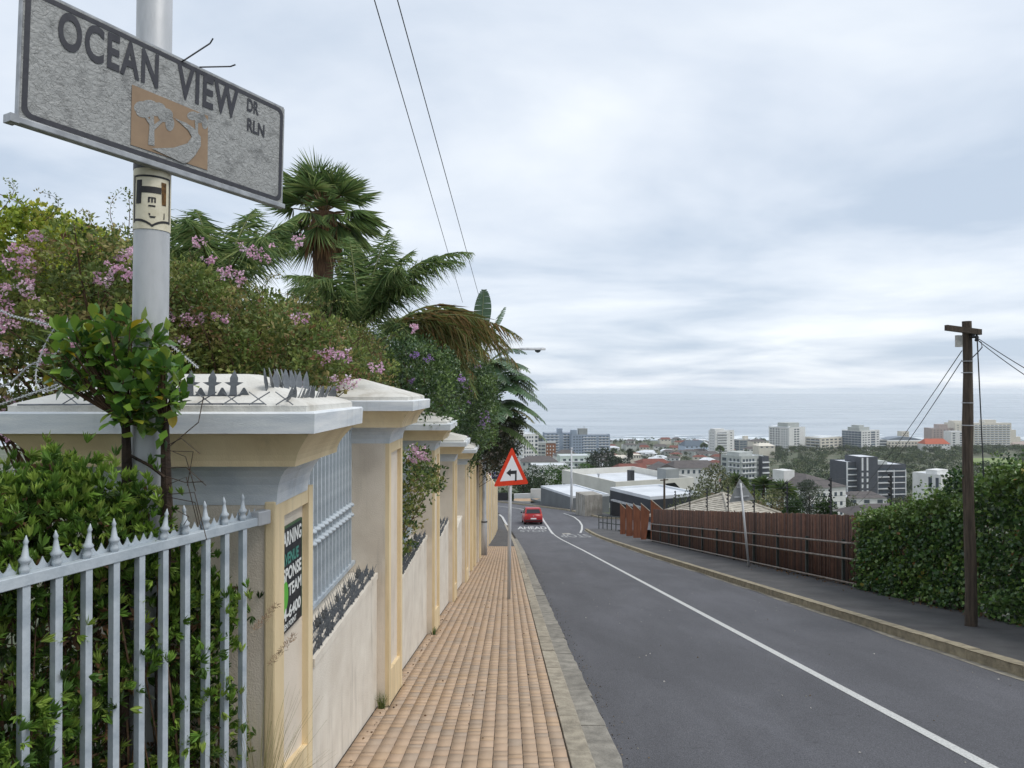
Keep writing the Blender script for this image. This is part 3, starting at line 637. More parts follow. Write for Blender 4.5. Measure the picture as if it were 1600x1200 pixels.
def sign_mat():
    m = mat('sign_sheeting', lin(150, 151, 149), lin(122, 123, 122), 12, .5, .0, c3=lin(162, 163, 161), lo=.3, hi=.7)
    t = m.node_tree; p = t.nodes['Principled BSDF']; l = t.links.new
    co = t.nodes.new('ShaderNodeTexCoord'); vo = t.nodes.new('ShaderNodeTexVoronoi'); vo.feature = 'DISTANCE_TO_EDGE'; vo.inputs['Scale'].default_value = 26
    ns = t.nodes.new('ShaderNodeTexNoise'); ns.inputs['Scale'].default_value = 7; ns.inputs['Detail'].default_value = 6
    ad = t.nodes.new('ShaderNodeVectorMath'); ad.operation = 'MULTIPLY_ADD'; ad.inputs[1].default_value = (.3, .3, .3); l(ns.outputs['Color'], ad.inputs[0]); l(co.outputs['Object'], ad.inputs[2]); l(ad.outputs[0], vo.inputs['Vector'])
    n3 = t.nodes.new('ShaderNodeTexNoise'); n3.inputs['Scale'].default_value = 38; n3.inputs['Distortion'].default_value = 1.6; n3.inputs['Detail'].default_value = 5; l(co.outputs['Object'], n3.inputs['Vector'])
    mr = t.nodes.new('ShaderNodeMapRange'); mr.inputs[1].default_value = 0; mr.inputs[2].default_value = .045; l(vo.outputs['Distance'], mr.inputs[0])
    b = t.nodes.new('ShaderNodeBump'); b.inputs['Strength'].default_value = .6; b.inputs['Distance'].default_value = .004; l(mr.outputs[0], b.inputs['Height'])
    b2_ = t.nodes.new('ShaderNodeBump'); b2_.inputs['Strength'].default_value = .9; b2_.inputs['Distance'].default_value = .006; l(n3.outputs['Fac'], b2_.inputs['Height']); l(b.outputs[0], b2_.inputs['Normal'])
    l(b2_.outputs[0], p.inputs['Normal'])
    cr = t.nodes.new('ShaderNodeMix'); cr.data_type = 'RGBA'; src = p.inputs['Base Color'].links[0].from_socket
    m2 = t.nodes.new('ShaderNodeMapRange'); m2.inputs[1].default_value = 0; m2.inputs[2].default_value = .05; m2.inputs[3].default_value = .22; m2.inputs[4].default_value = 0; l(vo.outputs['Distance'], m2.inputs[0])
    l(m2.outputs[0], cr.inputs[0]); l(src, cr.inputs[6]); cr.inputs[7].default_value = lin(104, 104, 102); l(cr.outputs[2], p.inputs['Base Color'])
    return m
M_sheet = sign_mat(); M_alu = mat('aluminium', lin(176, 178, 180), lin(140, 142, 145), 12, .4, metal=.5); M_brown = mat('brown_panel', lin(150, 126, 100), lin(140, 117, 93), 14, .6); M_sblk = mat('sign_black', lin(44, 44, 52), lin(58, 58, 64), 25, .5)
MB().box((0, .008, 0), (Wd, .012, Hg)).build('plate', M_sheet, sg, world=False)
MB().box((0, .012, -Hg / 2 - .012), (Wd + .03, .04, .024)).build('bottom_channel', M_alu, sg, world=False, bevel=.003)
MB().box((-Wd / 2 - .02, .012, -Hg / 2 - .012), (.03, .05, .03)).build('channel_end', M_alu, sg, world=False)
MB().box((0, .014, Hg / 2 + .004), (Wd, .02, .008)).build('edge_trim', M_alu, sg, world=False)
for s_ in (-1, 1): MB().box((s_ * (Wd / 2 + .002), .014, 0), (.006, .022, Hg)).build('edge_trim', M_alu, sg, world=False)
def rrect(w_, h_, r, n=6): return [(sx_ * (w_ / 2 - r) + r * math.cos(a), sy_ * (h_ / 2 - r) + r * math.sin(a)) for sx_, sy_, a0 in ((1, 1, 0), (-1, 1, PI / 2), (-1, -1, PI), (1, -1, 1.5 * PI)) for a in [a0 + i * PI / 2 / n for i in range(n + 1)]]
o_, i_ = rrect(Wd - .012, Hg - .012, .035), rrect(Wd - .05, Hg - .05, .025); n = len(o_)
m = MB(); m.add([(a, .0005, b) for a, b in o_] + [(a, .0005, b) for a, b in i_], [(i, (i + 1) % n, n + (i + 1) % n, n + i) for i in range(n)]); m.build('border', M_sblk, sg, world=False)
def lay(me, u, v, yoff=.0, name='lettering', m=None):
    o = link(name, me, sg); frame_xform(o, (u, yoff, v), (1, 0, 0), (0, 0, 1)); return o
u0, v0 = suv(88, 72); u1, v1 = suv(248, 138); uh, vh = suv(92, 19)
for body, pa, pb in (('OCEAN', (90, 70), (247, 137)), ('VIEW', (276, 148), (372, 186))):
    (ua, va), (ub, vb) = suv(*pa), suv(*pb); ch = .142
    me, wd_ = text(body, ch / .72, M_sblk, bold=.0055, sp=1.12); xs = (ub - ua) / wd_
    a = np.empty(len(me.vertices) * 3, np.float32); me.vertices.foreach_get('co', a); a = a.reshape(-1, 3); a[:, 0] *= xs; a[:, 1] += a[:, 0] * ((vb - va) / (ub - ua)); me.vertices.foreach_set('co', a.ravel()); lay(me, ua, va, -.0012)
for body, pa, pb in (('DR', (386, 172), (404, 178)), ('RLN', (386, 203), (413, 210))):
    (ua, va), (ub, vb) = suv(*pa), suv(*pb); me, wd_ = text(body, .062 / .72, M_sblk, bold=.002)
    a = np.empty(len(me.vertices) * 3, np.float32); me.vertices.foreach_get('co', a); a = a.reshape(-1, 3); a[:, 0] *= (ub - ua) / wd_; me.vertices.foreach_set('co', a.ravel()); lay(me, ua, va, -.0012)
def flat(polys, name, m, y):
    mb = MB()
    for i_k, pts in enumerate(polys):
        q = [suv(a, b) for a, b in pts]; mb.add([(u, y - i_k * .00015, v) for u, v in q], [tuple(range(len(q)))])
    return mb.build(name, m, sg, world=False)
flat([[(206, 132), (325, 181), (324, 266), (204, 226)]], 'emblem_panel', M_brown, -.0008)
def disc(cx, cy, rx, ry, n=14): return [(cx + rx * math.cos(2 * PI * i / n), cy + ry * math.sin(2 * PI * i / n)) for i in range(n)]
tree_shapes = [disc(220, 168, 11, 10), disc(232, 166, 14, 10), disc(246, 171, 13, 11), disc(258, 180, 12, 11), disc(265, 193, 7, 12), disc(226, 175, 14, 9), [(234, 180), (240, 181), (241, 228), (231, 226)], [(240, 195), (252, 186), (254, 190), (240, 204)], [(234, 196), (226, 184), (229, 182), (236, 190)]]
flat(tree_shapes[:6], 'emblem_tree', M_sheet, -.0014); flat(tree_shapes[6:], 'emblem_trunk', M_sheet, -.0026)
flat([disc(301, 181, 9, 7), disc(312, 184, 9, 8), disc(320, 193, 5, 9)], 'emblem_tree', M_sheet, -.0014); flat([[(304, 188), (309, 189), (309, 212), (305, 208)]], 'emblem_trunk', M_sheet, -.0026)
rd = [(270, 183, 277, 187), (281, 192, 290, 192), (293, 203, 303, 201), (299, 214, 313, 214), (292, 224, 313, 228), (270, 231, 304, 243), (236, 232, 293, 254), (236, 232, 285, 255)]
flat([[(rd[i][0], rd[i][1]), (rd[i][2], rd[i][3]), (rd[i + 1][2], rd[i + 1][3]), (rd[i + 1][0], rd[i + 1][1])] for i in range(len(rd) - 1)], 'emblem_road', M_sheet, -.0032)
MB().box((-.117, .05, 0), (.16, .06, .05)).build('bracket', M_galv, sg, world=False)
MB().box((-.117, .05, -.2), (.16, .06, .04)).build('bracket', M_dk, sg, world=False)
# wire stubs behind the plate
m = MB(); q = P(288, 94, 3.12); m.tube([q, P(328, 68, 3.2), P(333, 60, 3.2)], .0035, 5); m.tube([P(312, 105, 3.15), P(360, 104, 3.25), P(368, 101, 3.25)], .0035, 5); m.tube([q + Vector((-.2, 0, -.1)), q], .0035, 5)
props(m.build('wire_stub', M_dk), 'two bent dark wire ends sticking out behind the street name plate', 'wire')
# ================================================================== WARNING BOARD on the corner pier
M_bblk = mat('board_black', lin(28, 34, 40), lin(20, 24, 30), 10, .45); M_bgrn = mat('board_green', lin(92, 176, 60), rough=.5); M_bwht = mat('board_white', lin(222, 224, 220), rough=.5); M_bteal = mat('board_teal', lin(72, 138, 124), rough=.5)
BX = -1.196; M_bedge = mat('board_edge', lin(62, 92, 60), rough=.5)
wb = thing('warning_board', 'black warning response team board with green disc on the corner pier', 'sign', (BX, 3.86, .4))
z0, z1 = .42, .975; y0, y1 = 3.60, 4.035
MB().bb(BX - .006, BX + .004, y0, y1, z0, z1).build('board', M_bblk, wb)
MB().bb(BX - .006, BX + .0052, y0, y1, z1 - .008, z1 + .003).build('edge', M_bedge, wb); MB().bb(BX - .006, BX + .0052, y1 - .006, y1 + .003, z0, z1).build('edge', M_bedge, wb)
def btxt(body, ya, yb, zb, h, m):
    me, wd_ = text(body, h / .72, m, bold=.003 * h / .06); a = np.empty(len(me.vertices) * 3, np.float32); me.vertices.foreach_get('co', a); a = a.reshape(-1, 3); a[:, 0] *= (yb - ya) / wd_; me.vertices.foreach_set('co', a.ravel())
    o = link('lettering', me, wb); frame_xform(o, (.0062, ya - 3.86, zb - .4), (0, 1, 0), (0, 0, 1))
btxt('WARNING', 3.61, 4.02, .875, .075, M_bwht); btxt('AVENUE', 3.68, 3.97, .775, .06, M_bteal); btxt('RESPONSE', 3.60, 4.02, .69, .068, M_bwht); btxt('TEAM', 3.79, 4.02, .60, .062, M_bwht)
btxt('434-6400', 3.60, 4.01, .485, .062, M_bwht); btxt('GREEN POINT', 3.64, 3.93, .437, .03, M_bwht)
m = MB(); m.add([(BX + .0056, 3.69 + .10 * math.cos(a), .615 + .10 * math.sin(a)) for a in [2 * PI * i / 28 for i in range(28)]], [tuple(range(28))]); m.build('green_disc', M_bgrn, wb)
# ================================================================== STREET FURNITURE
M_red = mat('sign_red', lin(214, 62, 30), lin(200, 54, 26), 15, .4); M_swht = mat('sign_white', lin(222, 222, 224), rough=.45); M_sback = mat('sign_back', lin(150, 152, 152), lin(136, 138, 138), 10, .6)
def trisign(name, label, base, h0, side_w, height, yaw, lean, face, group=None):
    """triangular warning sign; front faces local -Y"""
    t = thing(name, label, 'road sign', base, yaw, group); t.rotation_euler = (lean[1], lean[0], yaw)
    m = MB(); m.lathe((0, 0, 0), [(.033, -.3), (.033, h0 + height * .8)], 14); m.build('post', M_galv, t, world=False, smooth=True)
    def tri(s, r, n=5):
        w_, h_ = side_w / 2, height; c = (0, h_ * .36); pts = []
        V_ = [(-w_, 0), (w_, 0), (0, h_)]; V_ = [(c[0] + (a - c[0]) * s, c[1] + (b - c[1]) * s) for a, b in V_]
        for i in range(3):
            p0, p, p1 = [Vector((*V_[(i + k) % 3], 0)) for k in (-1, 0, 1)]; a = (p0 - p).normalized(); b = (p1 - p).normalized(); q = p + a * r; z = p + b * r
            for k in range(n + 1): u = k / n; pts.append(((1 - u) ** 2 * q.x + 2 * u * (1 - u) * p.x + u * u * z.x, (1 - u) ** 2 * q.y + 2 * u * (1 - u) * p.y + u * u * z.y))
        return pts
    pl = MB().prism(tri(1, .05), lambda a, b, k: (a, -.036 - k * .006 if True else 0, h0 + b)).build('plate', M_red if face else M_sback, t, world=False)
    if face:
        MB().prism(tri(.66, .01), lambda a, b, k: (a, -.0425 - k * .001, h0 + b)).build('white_field', M_swht, t, world=False)
        s = side_w
        ar = [(.10, .09), (.155, .09), (.155, .40), (-.03, .40), (-.03, .46), (-.17, .345), (-.03, .23), (-.03, .30), (.10, .30)]
        ar = [(a * s * .92, (b - .03) * height * .9 + .045 * height) for a, b in ar]
        m = MB(); m.add([(a, -.0445, h0 + b) for a, b in ar], [(0, 1, 2, 8), (8, 2, 3, 7), (4, 5, 6)]); m.build('arrow', M_blk, t, world=False)
    for zq in (.2, .62): MB().box((0, -.02, h0 + height * zq), (side_w * (.7 - zq * .7), .025, .04)).build('bracket', M_galv, t, world=False)
    return t
d1 = ground_d(795, 936, 0); b = P(795, 936, d1)
hh = P(800, 758, d1).z - b.z; ht = P(805, 698, d1).z - P(805, 758, d1).z
trisign('warning_sign', 'red bordered triangular left bend warning sign on grey post by the kerb', b, hh, ht / .866, ht, math.radians(38), (math.radians(.9), 0), True)
d2 = ground_d(1170, 886, .02); b = P(1170, 886, d2); hh = P(1160, 783, d2).z - b.z; ht = P(1160, 747, d2).z - P(1160, 783, d2).z
trisign('warning_sign', 'back of a leaning grey triangular sign on the right pavement', b, hh, ht / .866, ht, math.radians(180), (math.radians(5.5), 0), False)
# tall lamp post with arm on the left wall
d3 = 27.0; b = Vector((-1.06, d3, zr(d3))); zl = P(830, 547, d3).z
lp = thing('street_lamp', 'grey street lamp post against the wall, arm reaching over the pavement', 'street lamp', b)
m = MB(); m.lathe((b.x, b.y, b.z), [(.12, -.2), (.12, 1.3), (.085, 1.4), (.06, zl - b.z - .1)], 14); m.build('post', M_galv, lp, smooth=True)
wrapz = b.z + 1.25; MB().lathe((b.x, b.y, wrapz), [(.128, 0), (.128, .05)], 14).build('clamp_band', M_dk, lp)
m = MB(); m.tube([(b.x, b.y, zl - .15), (b.x + .1, b.y, zl - .02), (b.x + .5, b.y, zl + .05), (P(836, 545, d3).x - .5, b.y, zl + .05)], .03, 8); m.build('arm', M_galv, lp, smooth=True)
hx = P(832, 546, d3).x
m = MB(); m.rings([[(x, b.y + s * wy, zl + zz) for s, zz in ((-1, .0), (1, .0), (.6, .09), (-.6, .09))] for x, wy in ((hx - .45, .05), (hx - .3, .12), (hx + .35, .14), (hx + .5, .06))]); hd = m.build('luminaire', M_galv, lp, bevel=.02)
m = MB(); m.lathe((hx + .2, b.y, zl - .1), [(.03, 0), (.09, .03), (.12, .1), (.12, .11)], 12); m.build('lamp_bowl', mat('lamp_glass', lin(88, 94, 100), rough=.2), hd, smooth=True)
# street-name post further down
d4 = 57.0; b = Vector((P(776, 800, d4).x, d4, zr(d4)))
t = thing('street_name_post', 'thin grey post with small blue and white name plates far down the wall', 'street sign', b)
MB().lathe(b, [(.05, -.2), (.045, P(776, 744, d4).z - b.z)], 10).build('post', M_galv, t, smooth=True)
M_sblue = mat('plate_blue', lin(34, 44, 104), rough=.4); M_sred = mat('plate_red', lin(196, 70, 66), rough=.4)
a_, c_ = P(768.5, 738, d4), P(779.5, 748, d4); bl = MB().bb(a_.x, c_.x, d4 - .10, d4 - .06, c_.z, a_.z).build('blue_plate', M_sblue, t)
for i in range(5): MB().bb(a_.x + .1 + i * .075, a_.x + .14 + i * .075, d4 - .105, d4 - .1, c_.z + .2 - .03 * (i % 2), c_.z + .33 + .04 * (i % 3 == 0)).build('letter', M_swht, bl)
a_, c_ = P(758.5, 737, d4), P(768.3, 747.5, d4); wp = MB().bb(a_.x, c_.x, d4 - .09, d4 - .06, c_.z, a_.z).build('white_plate', M_swht, t)
MB().bb(a_.x + .1, a_.x + .3, d4 - .096, d4 - .09, c_.z + .1, a_.z - .1).build('red_mark', M_sred, wp); MB().bb(a_.x + .33, a_.x + .45, d4 - .096, d4 - .09, c_.z + .25, a_.z - .05).build('red_mark', M_sred, wp)
# lamp post by the ramp beyond the junction
d5 = 80.0; b = Vector((P(893, 797, d5).x, d5, zr(d5)))
t = thing('lamp_post', 'slim grey lamp post at the far kerb in front of the grey house', 'street lamp', b); MB().lathe(b, [(.16, -.2), (.15, 1.5), (.07, P(893, 700, d5).z - b.z)], 10).build('post', M_galv, t, smooth=True)
MB().box((b.x, b.y - .5, P(893, 700, d5).z), (.2, 1.0, .1)).build('luminaire', M_galv, t)
# ---- wooden utility pole
M_wood = mat('pole_timber', lin(92, 80, 68), lin(60, 52, 45), 5, .9, .7, 22, stretch=(6, 6, .5), c3=lin(78, 68, 58))
d6 = ground_d(1517, 978, .02); b = P(1517, 978, d6); top = P(1510, 502, d6)
up = thing('utility_pole', 'weathered wooden utility pole with short crossarm standing in the hedge', 'utility pole', b)
hgt = top.z - b.z; rings = []
for i in range(13):
    u = i / 12; z = b.z - .2 + (hgt + .2) * u; cx = b.x + (top.x - b.x) * u + .012 * math.sin(u * 9); r = .082 - .022 * u + (.008 if i in (8,) else 0) + .003 * math.sin(i * 2.3)
    rings.append([(cx + r * math.cos(2 * PI * k / 14), b.y + r * math.sin(2 * PI * k / 14), z) for k in range(14)])
MB().rings(rings).build('shaft', M_wood, up, smooth=False)
q0, q1 = P(1478, 512, d6 - .1), P(1532, 519, d6 - .1); m = MB(); c = (q0 + q1) / 2
m.rings([[(p.x, p.y + dy_, p.z + dz_) for dy_, dz_ in ((-.035, -.04), (.035, -.04), (.035, .04), (-.035, .04))] for p in (q0, q1)]); m.build('crossarm', M_wood, up)
c = P(1498, 533, d6 - .05); MB().box((c.x, c.y, c.z), (.08, .05, .17), .1).build('notice_plate', mat('notice', lin(190, 188, 182), lin(150, 148, 142), 20, .7), up)
for x, y in ((1521, 522), (1526, 527)):
    c = P(x, y, d6 - .1); MB().lathe((c.x, c.y, c.z - .06), [(.015, 0), (.03, .02), (.018, .04), (.032, .06), (.015, .085), (.012, .12)], 10).build('insulator', M_dk, up, smooth=True)
for y in (565, 583, 630, 665): 
    c = P(1510 + (y - 502) * .015, y, d6); MB().lathe((c.x, c.y, c.z), [(.078, 0), (.078, .012)], 14).build('band', M_galv, up)
def sag(a, b, s, n=14): return [a + (b - a) * (i / n) - Vector((0, 0, s * 4 * (i / n) * (1 - i / n))) for i in range(n + 1)]
def wire(label, a, b, s, r=.0065): 
    m = MB(); m.tube(sag(a, b, s), r, 4); return props(m.build('overhead_wire', M_wire), label, 'wire')
h1 = P(1527, 528, d6 - .1)
wire('upper dark wire running right from the utility pole crossarm', h1, P(1700, 630, d6 - 2.2), .03); wire('lower dark wire running right from the utility pole crossarm', h1 + Vector((0, 0, -.03)), P(1700, 645, d6 - 2.2), .05)
wire('left one of two thin stay wires slanting down from the utility pole', P(1503, 548, d6), P(1318, 792, 34), .25, .007); wire('right one of two thin stay wires slanting down from the utility pole', P(1503, 563, d6), P(1322, 800, 34), .35, .007)
wire('black cable hanging down beside the utility pole', P(1527, 533, d6), P(1537, 745, d6 + .1), -.03, .01)
m = MB(); a = P(1528, 532, d6 - .1); m.tube([a, a + Vector((.05, 0, -.03)), a + Vector((.06, 0, -.1)), a + Vector((0, 0, -.17)), P(1516, 562, d6 - .1)], .008, 5); m.build('cable_loop', M_wire, up)
f1, f2 = P(752, 476, 27), P(718, 456, 27)
for f, (x, y), lb in ((f1, (621, 0), 'right one of two wires crossing the sky above the palms'), (f2, (585, 0), 'left one of two wires crossing the sky above the palms')):
    nr = P(x, y, 8.8); dirv = nr - f; wire(lb, f - dirv * .12, f + dirv * 2.1, .0, .0075)
# ================================================================== RIGHT HAND FENCE
M_slat = tintmat('fence_slat', .85, .3, 60, .3, 10); XF = 7.66
fz_top = lambda Y: zr(Y) + float(np.interp(Y, [8, 15, 38], [1.55, 1.58, 1.75]))
fn = thing('slatted_fence', 'dark brown vertical slat fence along the right pavement', 'fence', (XF, 27, zr(27)))
parts = []; Y = 12.0
sb = np.array(MB().box((0, 0, 0), (1, 1, 1)).v); sf = np.array(MB().box((0, 0, 0), (1, 1, 1)).f)
SL = [lin(98, 66, 51), lin(84, 57, 46), lin(110, 76, 57), lin(72, 51, 43), lin(95, 69, 56)]
while Y < 38.6:
    wq = .07; z0, z1 = zr(Y) - .15, fz_top(Y) + random.gauss(0, .012)
    q = sb * np.array([.02, wq - .008, z1 - z0]) + np.array([XF + random.gauss(0, .004), Y, (z0 + z1) / 2]); parts.append((q, sf, np.tile(np.array(random.choice(SL)[:3]) * random.uniform(.7, 1.25), (6, 1)))); Y += wq
leafobj('slats', parts, M_slat, fn)
M_fgrn = mat('railing_green', lin(58, 66, 62), lin(44, 50, 48), 10, .6); M_prail = mat('rail_pale', lin(150, 142, 134), lin(110, 98, 88), 8, .6)
MB().add([(XF + .03, y, z) for y, z in ((12, zr(12)), (38.6, zr(38.6)), (38.6, fz_top(38.6) - .03), (12, fz_top(12) - .03))], [(0, 1, 2, 3)]).build('backing_board', mat('fence_backing', lin(44, 34, 30), lin(34, 28, 26), 4, .9), fn)
gr = thing('guard_railing', 'low dark post railing with pale rails in front of the brown fence', 'railing', (XF - .12, 26, zr(26)))
for i in range(14):
    Y = 12.2 + i * 2.0; MB().box((XF - .12, Y, zr(Y) + .5), (.06, .06, 1.08)).build('post', M_fgrn, gr)
for h in (.09, .62, .97):
    MB().tube([(XF - .17, 12, zr(12) + h), (XF - .17, 38.4, zr(38.4) + h)], .024, 8).build('rail', M_prail, gr, smooth=True)
# electric fence posts on top
ef = []
lbs = ['nearest', 'second', 'third', 'fourth', 'fifth', 'sixth', 'seventh', 'farthest']
for i in range(8):
    Y = 15.3 + i * 2.88; X = 8.15; z0 = fz_top(Y) - .5; z1 = fz_top(Y) + .93
    t = thing('electric_fence_post', lbs[i] + ' black electric fence post standing behind the brown fence' + ('' if i in (0, 7) else ', counted from the utility pole'), 'fence post', (X, Y, zt(X, Y)), 0, 'electric fence posts behind the brown fence')
    MB().box((X, Y, (zt(X, Y) - .1 + z1) / 2), (.035, .035, z1 - zt(X, Y) + .1)).build('post', M_dk, t)
    for k in range(6): MB().lathe((X - .035, Y, z1 - .08 - k * .14), [(.012, 0), (.03, .02), (.03, .05), (.012, .07)], 8).build('insulator', M_dk, t)
    ef.append((X - .035, Y, z1))
es = thing('electric_fence_wires', 'thin electric fence strands stretched between the black posts', 'fence wire', ef[0])
for k in range(6): MB().tube([(x, y, z - .05 - k * .14) for x, y, z in ef], .0035, 3).build('strand', M_spk, es)
# rusty saw-tooth screen and the small railing beyond it
M_rustp = mat('rust_panel', lin(132, 80, 54), lin(104, 62, 44), 2.5, .8, .2, 40, stretch=(4, 4, .5)); M_edge = mat('pale_edge', lin(196, 186, 170), rough=.7)
sc = thing('sawtooth_screen', 'rust coloured saw tooth screen panels at the end of the brown fence', 'fence', (7.5, 43, zr(43)))
px4 = [(969, 977.5, 787, 795), (978.5, 988.5, 787, 796), (989.5, 1001, 787, 798), (1001.5, 1015.5, 787, 799)]
for i, (xa, xb, ya, yb) in enumerate(px4):
    dd = [48.6, 46.0, 43.4, 41.0][i]; a, c = P(xa, ya, dd), P(xb, yb, dd); z0 = zr(dd) - .2
    MB().prism([(a.x, z0), (c.x - (.25 if i == 3 else 0), z0), (c.x, c.z), (a.x, a.z)], lambda x, z, t: (x, dd + .06 * t, z)).build('panel', M_rustp, sc)
    MB().prism([(a.x, a.z - .0), (c.x, c.z), (c.x, c.z + .05), (a.x, a.z + .05)], lambda x, z, t: (x, dd - .01 + .08 * t, z)).build('edge_trim', M_edge, sc)
dd = 39.2; pts = [(1017, 848), (1017, 781), (1036, 797), (1036, 848)]; q = [P(x, y, dd) for x, y in pts]
MB().prism([(p.x, p.z) for p in q], lambda x, z, t: (x, dd + .06 * t, z)).build('panel', M_rustp, sc)
MB().prism([(q[1].x, q[1].z), (q[2].x, q[2].z), (q[2].x, q[2].z + .05), (q[1].x, q[1].z + .05)], lambda x, z, t: (x, dd - .01 + .08 * t, z)).build('edge_trim', M_edge, sc)
t = thing('bridge_railing', 'small dark green tubular railing by the junction corner', 'railing', (7.2, 54, zr(54)))
qa, qb = Vector((6.9, 56.5, zr(56.5))), Vector((8.2, 51.5, zr(51.5)))
for i in range(7): p = qa + (qb - qa) * i / 6; MB().lathe(p, [(.035, -.1), (.035, 1.05)], 6).build('baluster', M_fgrn, t)
for h in (.5, 1.05): MB().tube([qa + Vector((0, 0, h)), qb + Vector((0, 0, h))], .04, 6).build('rail', M_fgrn, t)
# ================================================================== CAR
def car():
    d = 62.5; p = P(832, 818, d); t = thing('parked_car', 'small red hatchback seen from behind driving down the hill', 'car', (p.x, d + 1.9, zr(d + 1.9) + ROADZ), math.radians(3)); t.name = 'red_car'
    t.rotation_euler = (-math.atan(.125), 0, math.radians(3))
    M_cr = mat('car_red', lin(160, 24, 32), rough=.3); M_gl = mat('car_glass', lin(36, 40, 46), rough=.1); M_ty = mat('tyre', lin(24, 24, 25), rough=.9)
    # body: sections along y (rear = -1.9)
    st = [(-1.92, .70, .30, .62), (-1.88, .78, .24, .86), (-1.7, .82, .20, .93), (-1.0, .83, .18, .93), (.2, .83, .18, .93), (.9, .82, .18, .92), (1.5, .79, .20, .80), (1.85, .70, .26, .66)]
    rg = [[(-w_, y, z0 + .08), (-w_ * .93, y, z0), (w_ * .93, y, z0), (w_, y, z0 + .08), (w_ * 1.0, y, (z0 + z1) / 2 + .05), (w_ * .94, y, z1), (-w_ * .94, y, z1), (-w_, y, (z0 + z1) / 2 + .05)] for y, w_, z0, z1 in st]
    MB().rings(rg).build('body', M_cr, t, world=False, smooth=True)
    cb = [(-1.78, .74, .90, .92), (-1.55, .68, .9, 1.36), (-1.30, .62, .9, 1.45), (-.3, .62, .9, 1.47), (.25, .60, .9, 1.40), (1.0, .72, .9, .93)]
    MB().rings([[(-.77, y, z0), (.77, y, z0), (w_, y, z1), (-w_, y, z1)] for y, w_, z0, z1 in cb]).build('cabin', M_cr, t, world=False)
    MB().add([(-.63, -1.775, .97), (.63, -1.775, .97), (.55, -1.595, 1.32), (-.55, -1.595, 1.32)], [(0, 1, 2, 3)]).build('rear_window', M_gl, t, world=False)
    for s in (-1, 1):
        m = MB(); m.add([(s * .775, -1.25, .95), (s * .775, .7, .95), (s * .64, .15, 1.36), (s * .645, -1.2, 1.38)], [(0, 1, 2, 3) if s > 0 else (3, 2, 1, 0)]); m.build('side_window', M_gl, t, world=False)
        MB().box((s * .66, -1.86, .80), (.24, .06, .16)).build('tail_light', mat('tail_light', lin(216, 84, 56), rough=.3), t, world=False, bevel=.02)
        MB().box((s * .90, .45, .98), (.16, .1, .12)).build('mirror', mat('mirror_black', lin(30, 30, 34), rough=.5), t, world=False, bevel=.03)
        for y in (-1.25, 1.22):
            m = MB(); m.tube([(s * .62, y, .29), (s * .82, y, .29)], .29, 18); wh = m.build('wheel', M_ty, t, world=False)
            m = MB(); m.tube([(s * .80, y, .29), (s * .825, y, .29)], .18, 14); m.build('rim', M_galv, wh, world=False)
    MB().box((0, -1.90, .36), (1.5, .1, .16)).build('bumper', mat('bumper_dark', lin(60, 20, 24), rough=.5), t, world=False, bevel=.03)
    MB().box((0, -1.93, .52), (.5, .02, .11)).build('number_plate', M_swht, t, world=False)
    MB().box((0, -1.90, .74), (.09, .02, .08)).build('badge', M_alu, t, world=False)
car()
# ================================================================== PLANTS
G_bush = [lin(132, 160, 68), lin(114, 146, 60), lin(96, 130, 52), lin(80, 112, 48), lin(146, 168, 78)]
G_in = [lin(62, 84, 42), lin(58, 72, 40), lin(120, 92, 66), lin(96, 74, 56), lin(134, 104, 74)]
G_shrub = [lin(124, 138, 70), lin(106, 124, 62), lin(138, 144, 78), lin(92, 110, 58), lin(150, 140, 88), lin(100, 116, 64)]
G_dry = [lin(140, 110, 74), lin(120, 88, 62), lin(150, 120, 86)]
G_yel = [lin(168, 176, 66), lin(150, 166, 60), lin(128, 150, 56), lin(182, 182, 80)]
G_vine = [lin(72, 96, 52), lin(62, 86, 48), lin(86, 110, 60), lin(54, 76, 46), lin(100, 122, 64)]
G_pink = [lin(236, 200, 218), lin(228, 186, 208), lin(244, 216, 230), lin(216, 172, 198)]
def rosettes(c, axis, per, ln, wd, cols, spread=1.0, jit=.12):
    n = len(c) * per; cc = np.repeat(c, per, 0); ax = np.repeat(unit(axis), per, 0); d = ax + unit(RNG.normal(size=(n, 3))) * spread
    t = np.repeat(tints(len(c), cols, jit), per, 0) * (1 + RNG.normal(size=(n, 1)) * .12)
    return leaves(cc + unit(d) * .004, d, ln * RNG.uniform(.7, 1.2, n), wd * RNG.uniform(.8, 1.2, n), np.clip(t, .002, 1), .12)
# ---- bush behind the palisade fence
bush = thing('garden_bush', 'dense bright green small leaved bush pushing through the palisade fence', 'bush', (-1.75, 2.75, zr(2.75)))
fdn = np.array(fd); fpn = np.array((fd.y, -fd.x, 0)); fpn = fpn if fpn[0] < 0 else -fpn      # fpn points away from the pavement
def bush_pts(n, o0, o1, zlo=-.75, crest=None):
    s_ = RNG.uniform(.05, 1.75, n); of = RNG.uniform(o0, o1, n); top = np.interp(s_, [0, .12, .3, .45, .58, .8, 1.1, 1.75], [.55, .78, .92, 1.08, 1.30, 1.40, 1.36, 1.30])
    top += .05 * np.sin(s_ * 23) + .03 * np.sin(s_ * 47 + of * 9)
    z = zlo + (top - zlo) * (RNG.random(n) ** .8 if crest is None else 1 - np.abs(RNG.normal(size=n)) * crest)
    q = np.array(A)[None] + fdn * s_[:, None] + fpn * of[:, None]; q[:, 2] = z; return q
def sprays(base, per, r): return np.repeat(base, per, 0) + RNG.normal(size=(len(base) * per, 3)) * np.array([r, r, r * .9])
c1 = sprays(bush_pts(120, .0, .1), 13, .034); c2 = sprays(bush_pts(330, .03, .45), 13, .05); c3 = sprays(bush_pts(300, .0, .6, crest=.10), 14, .05)
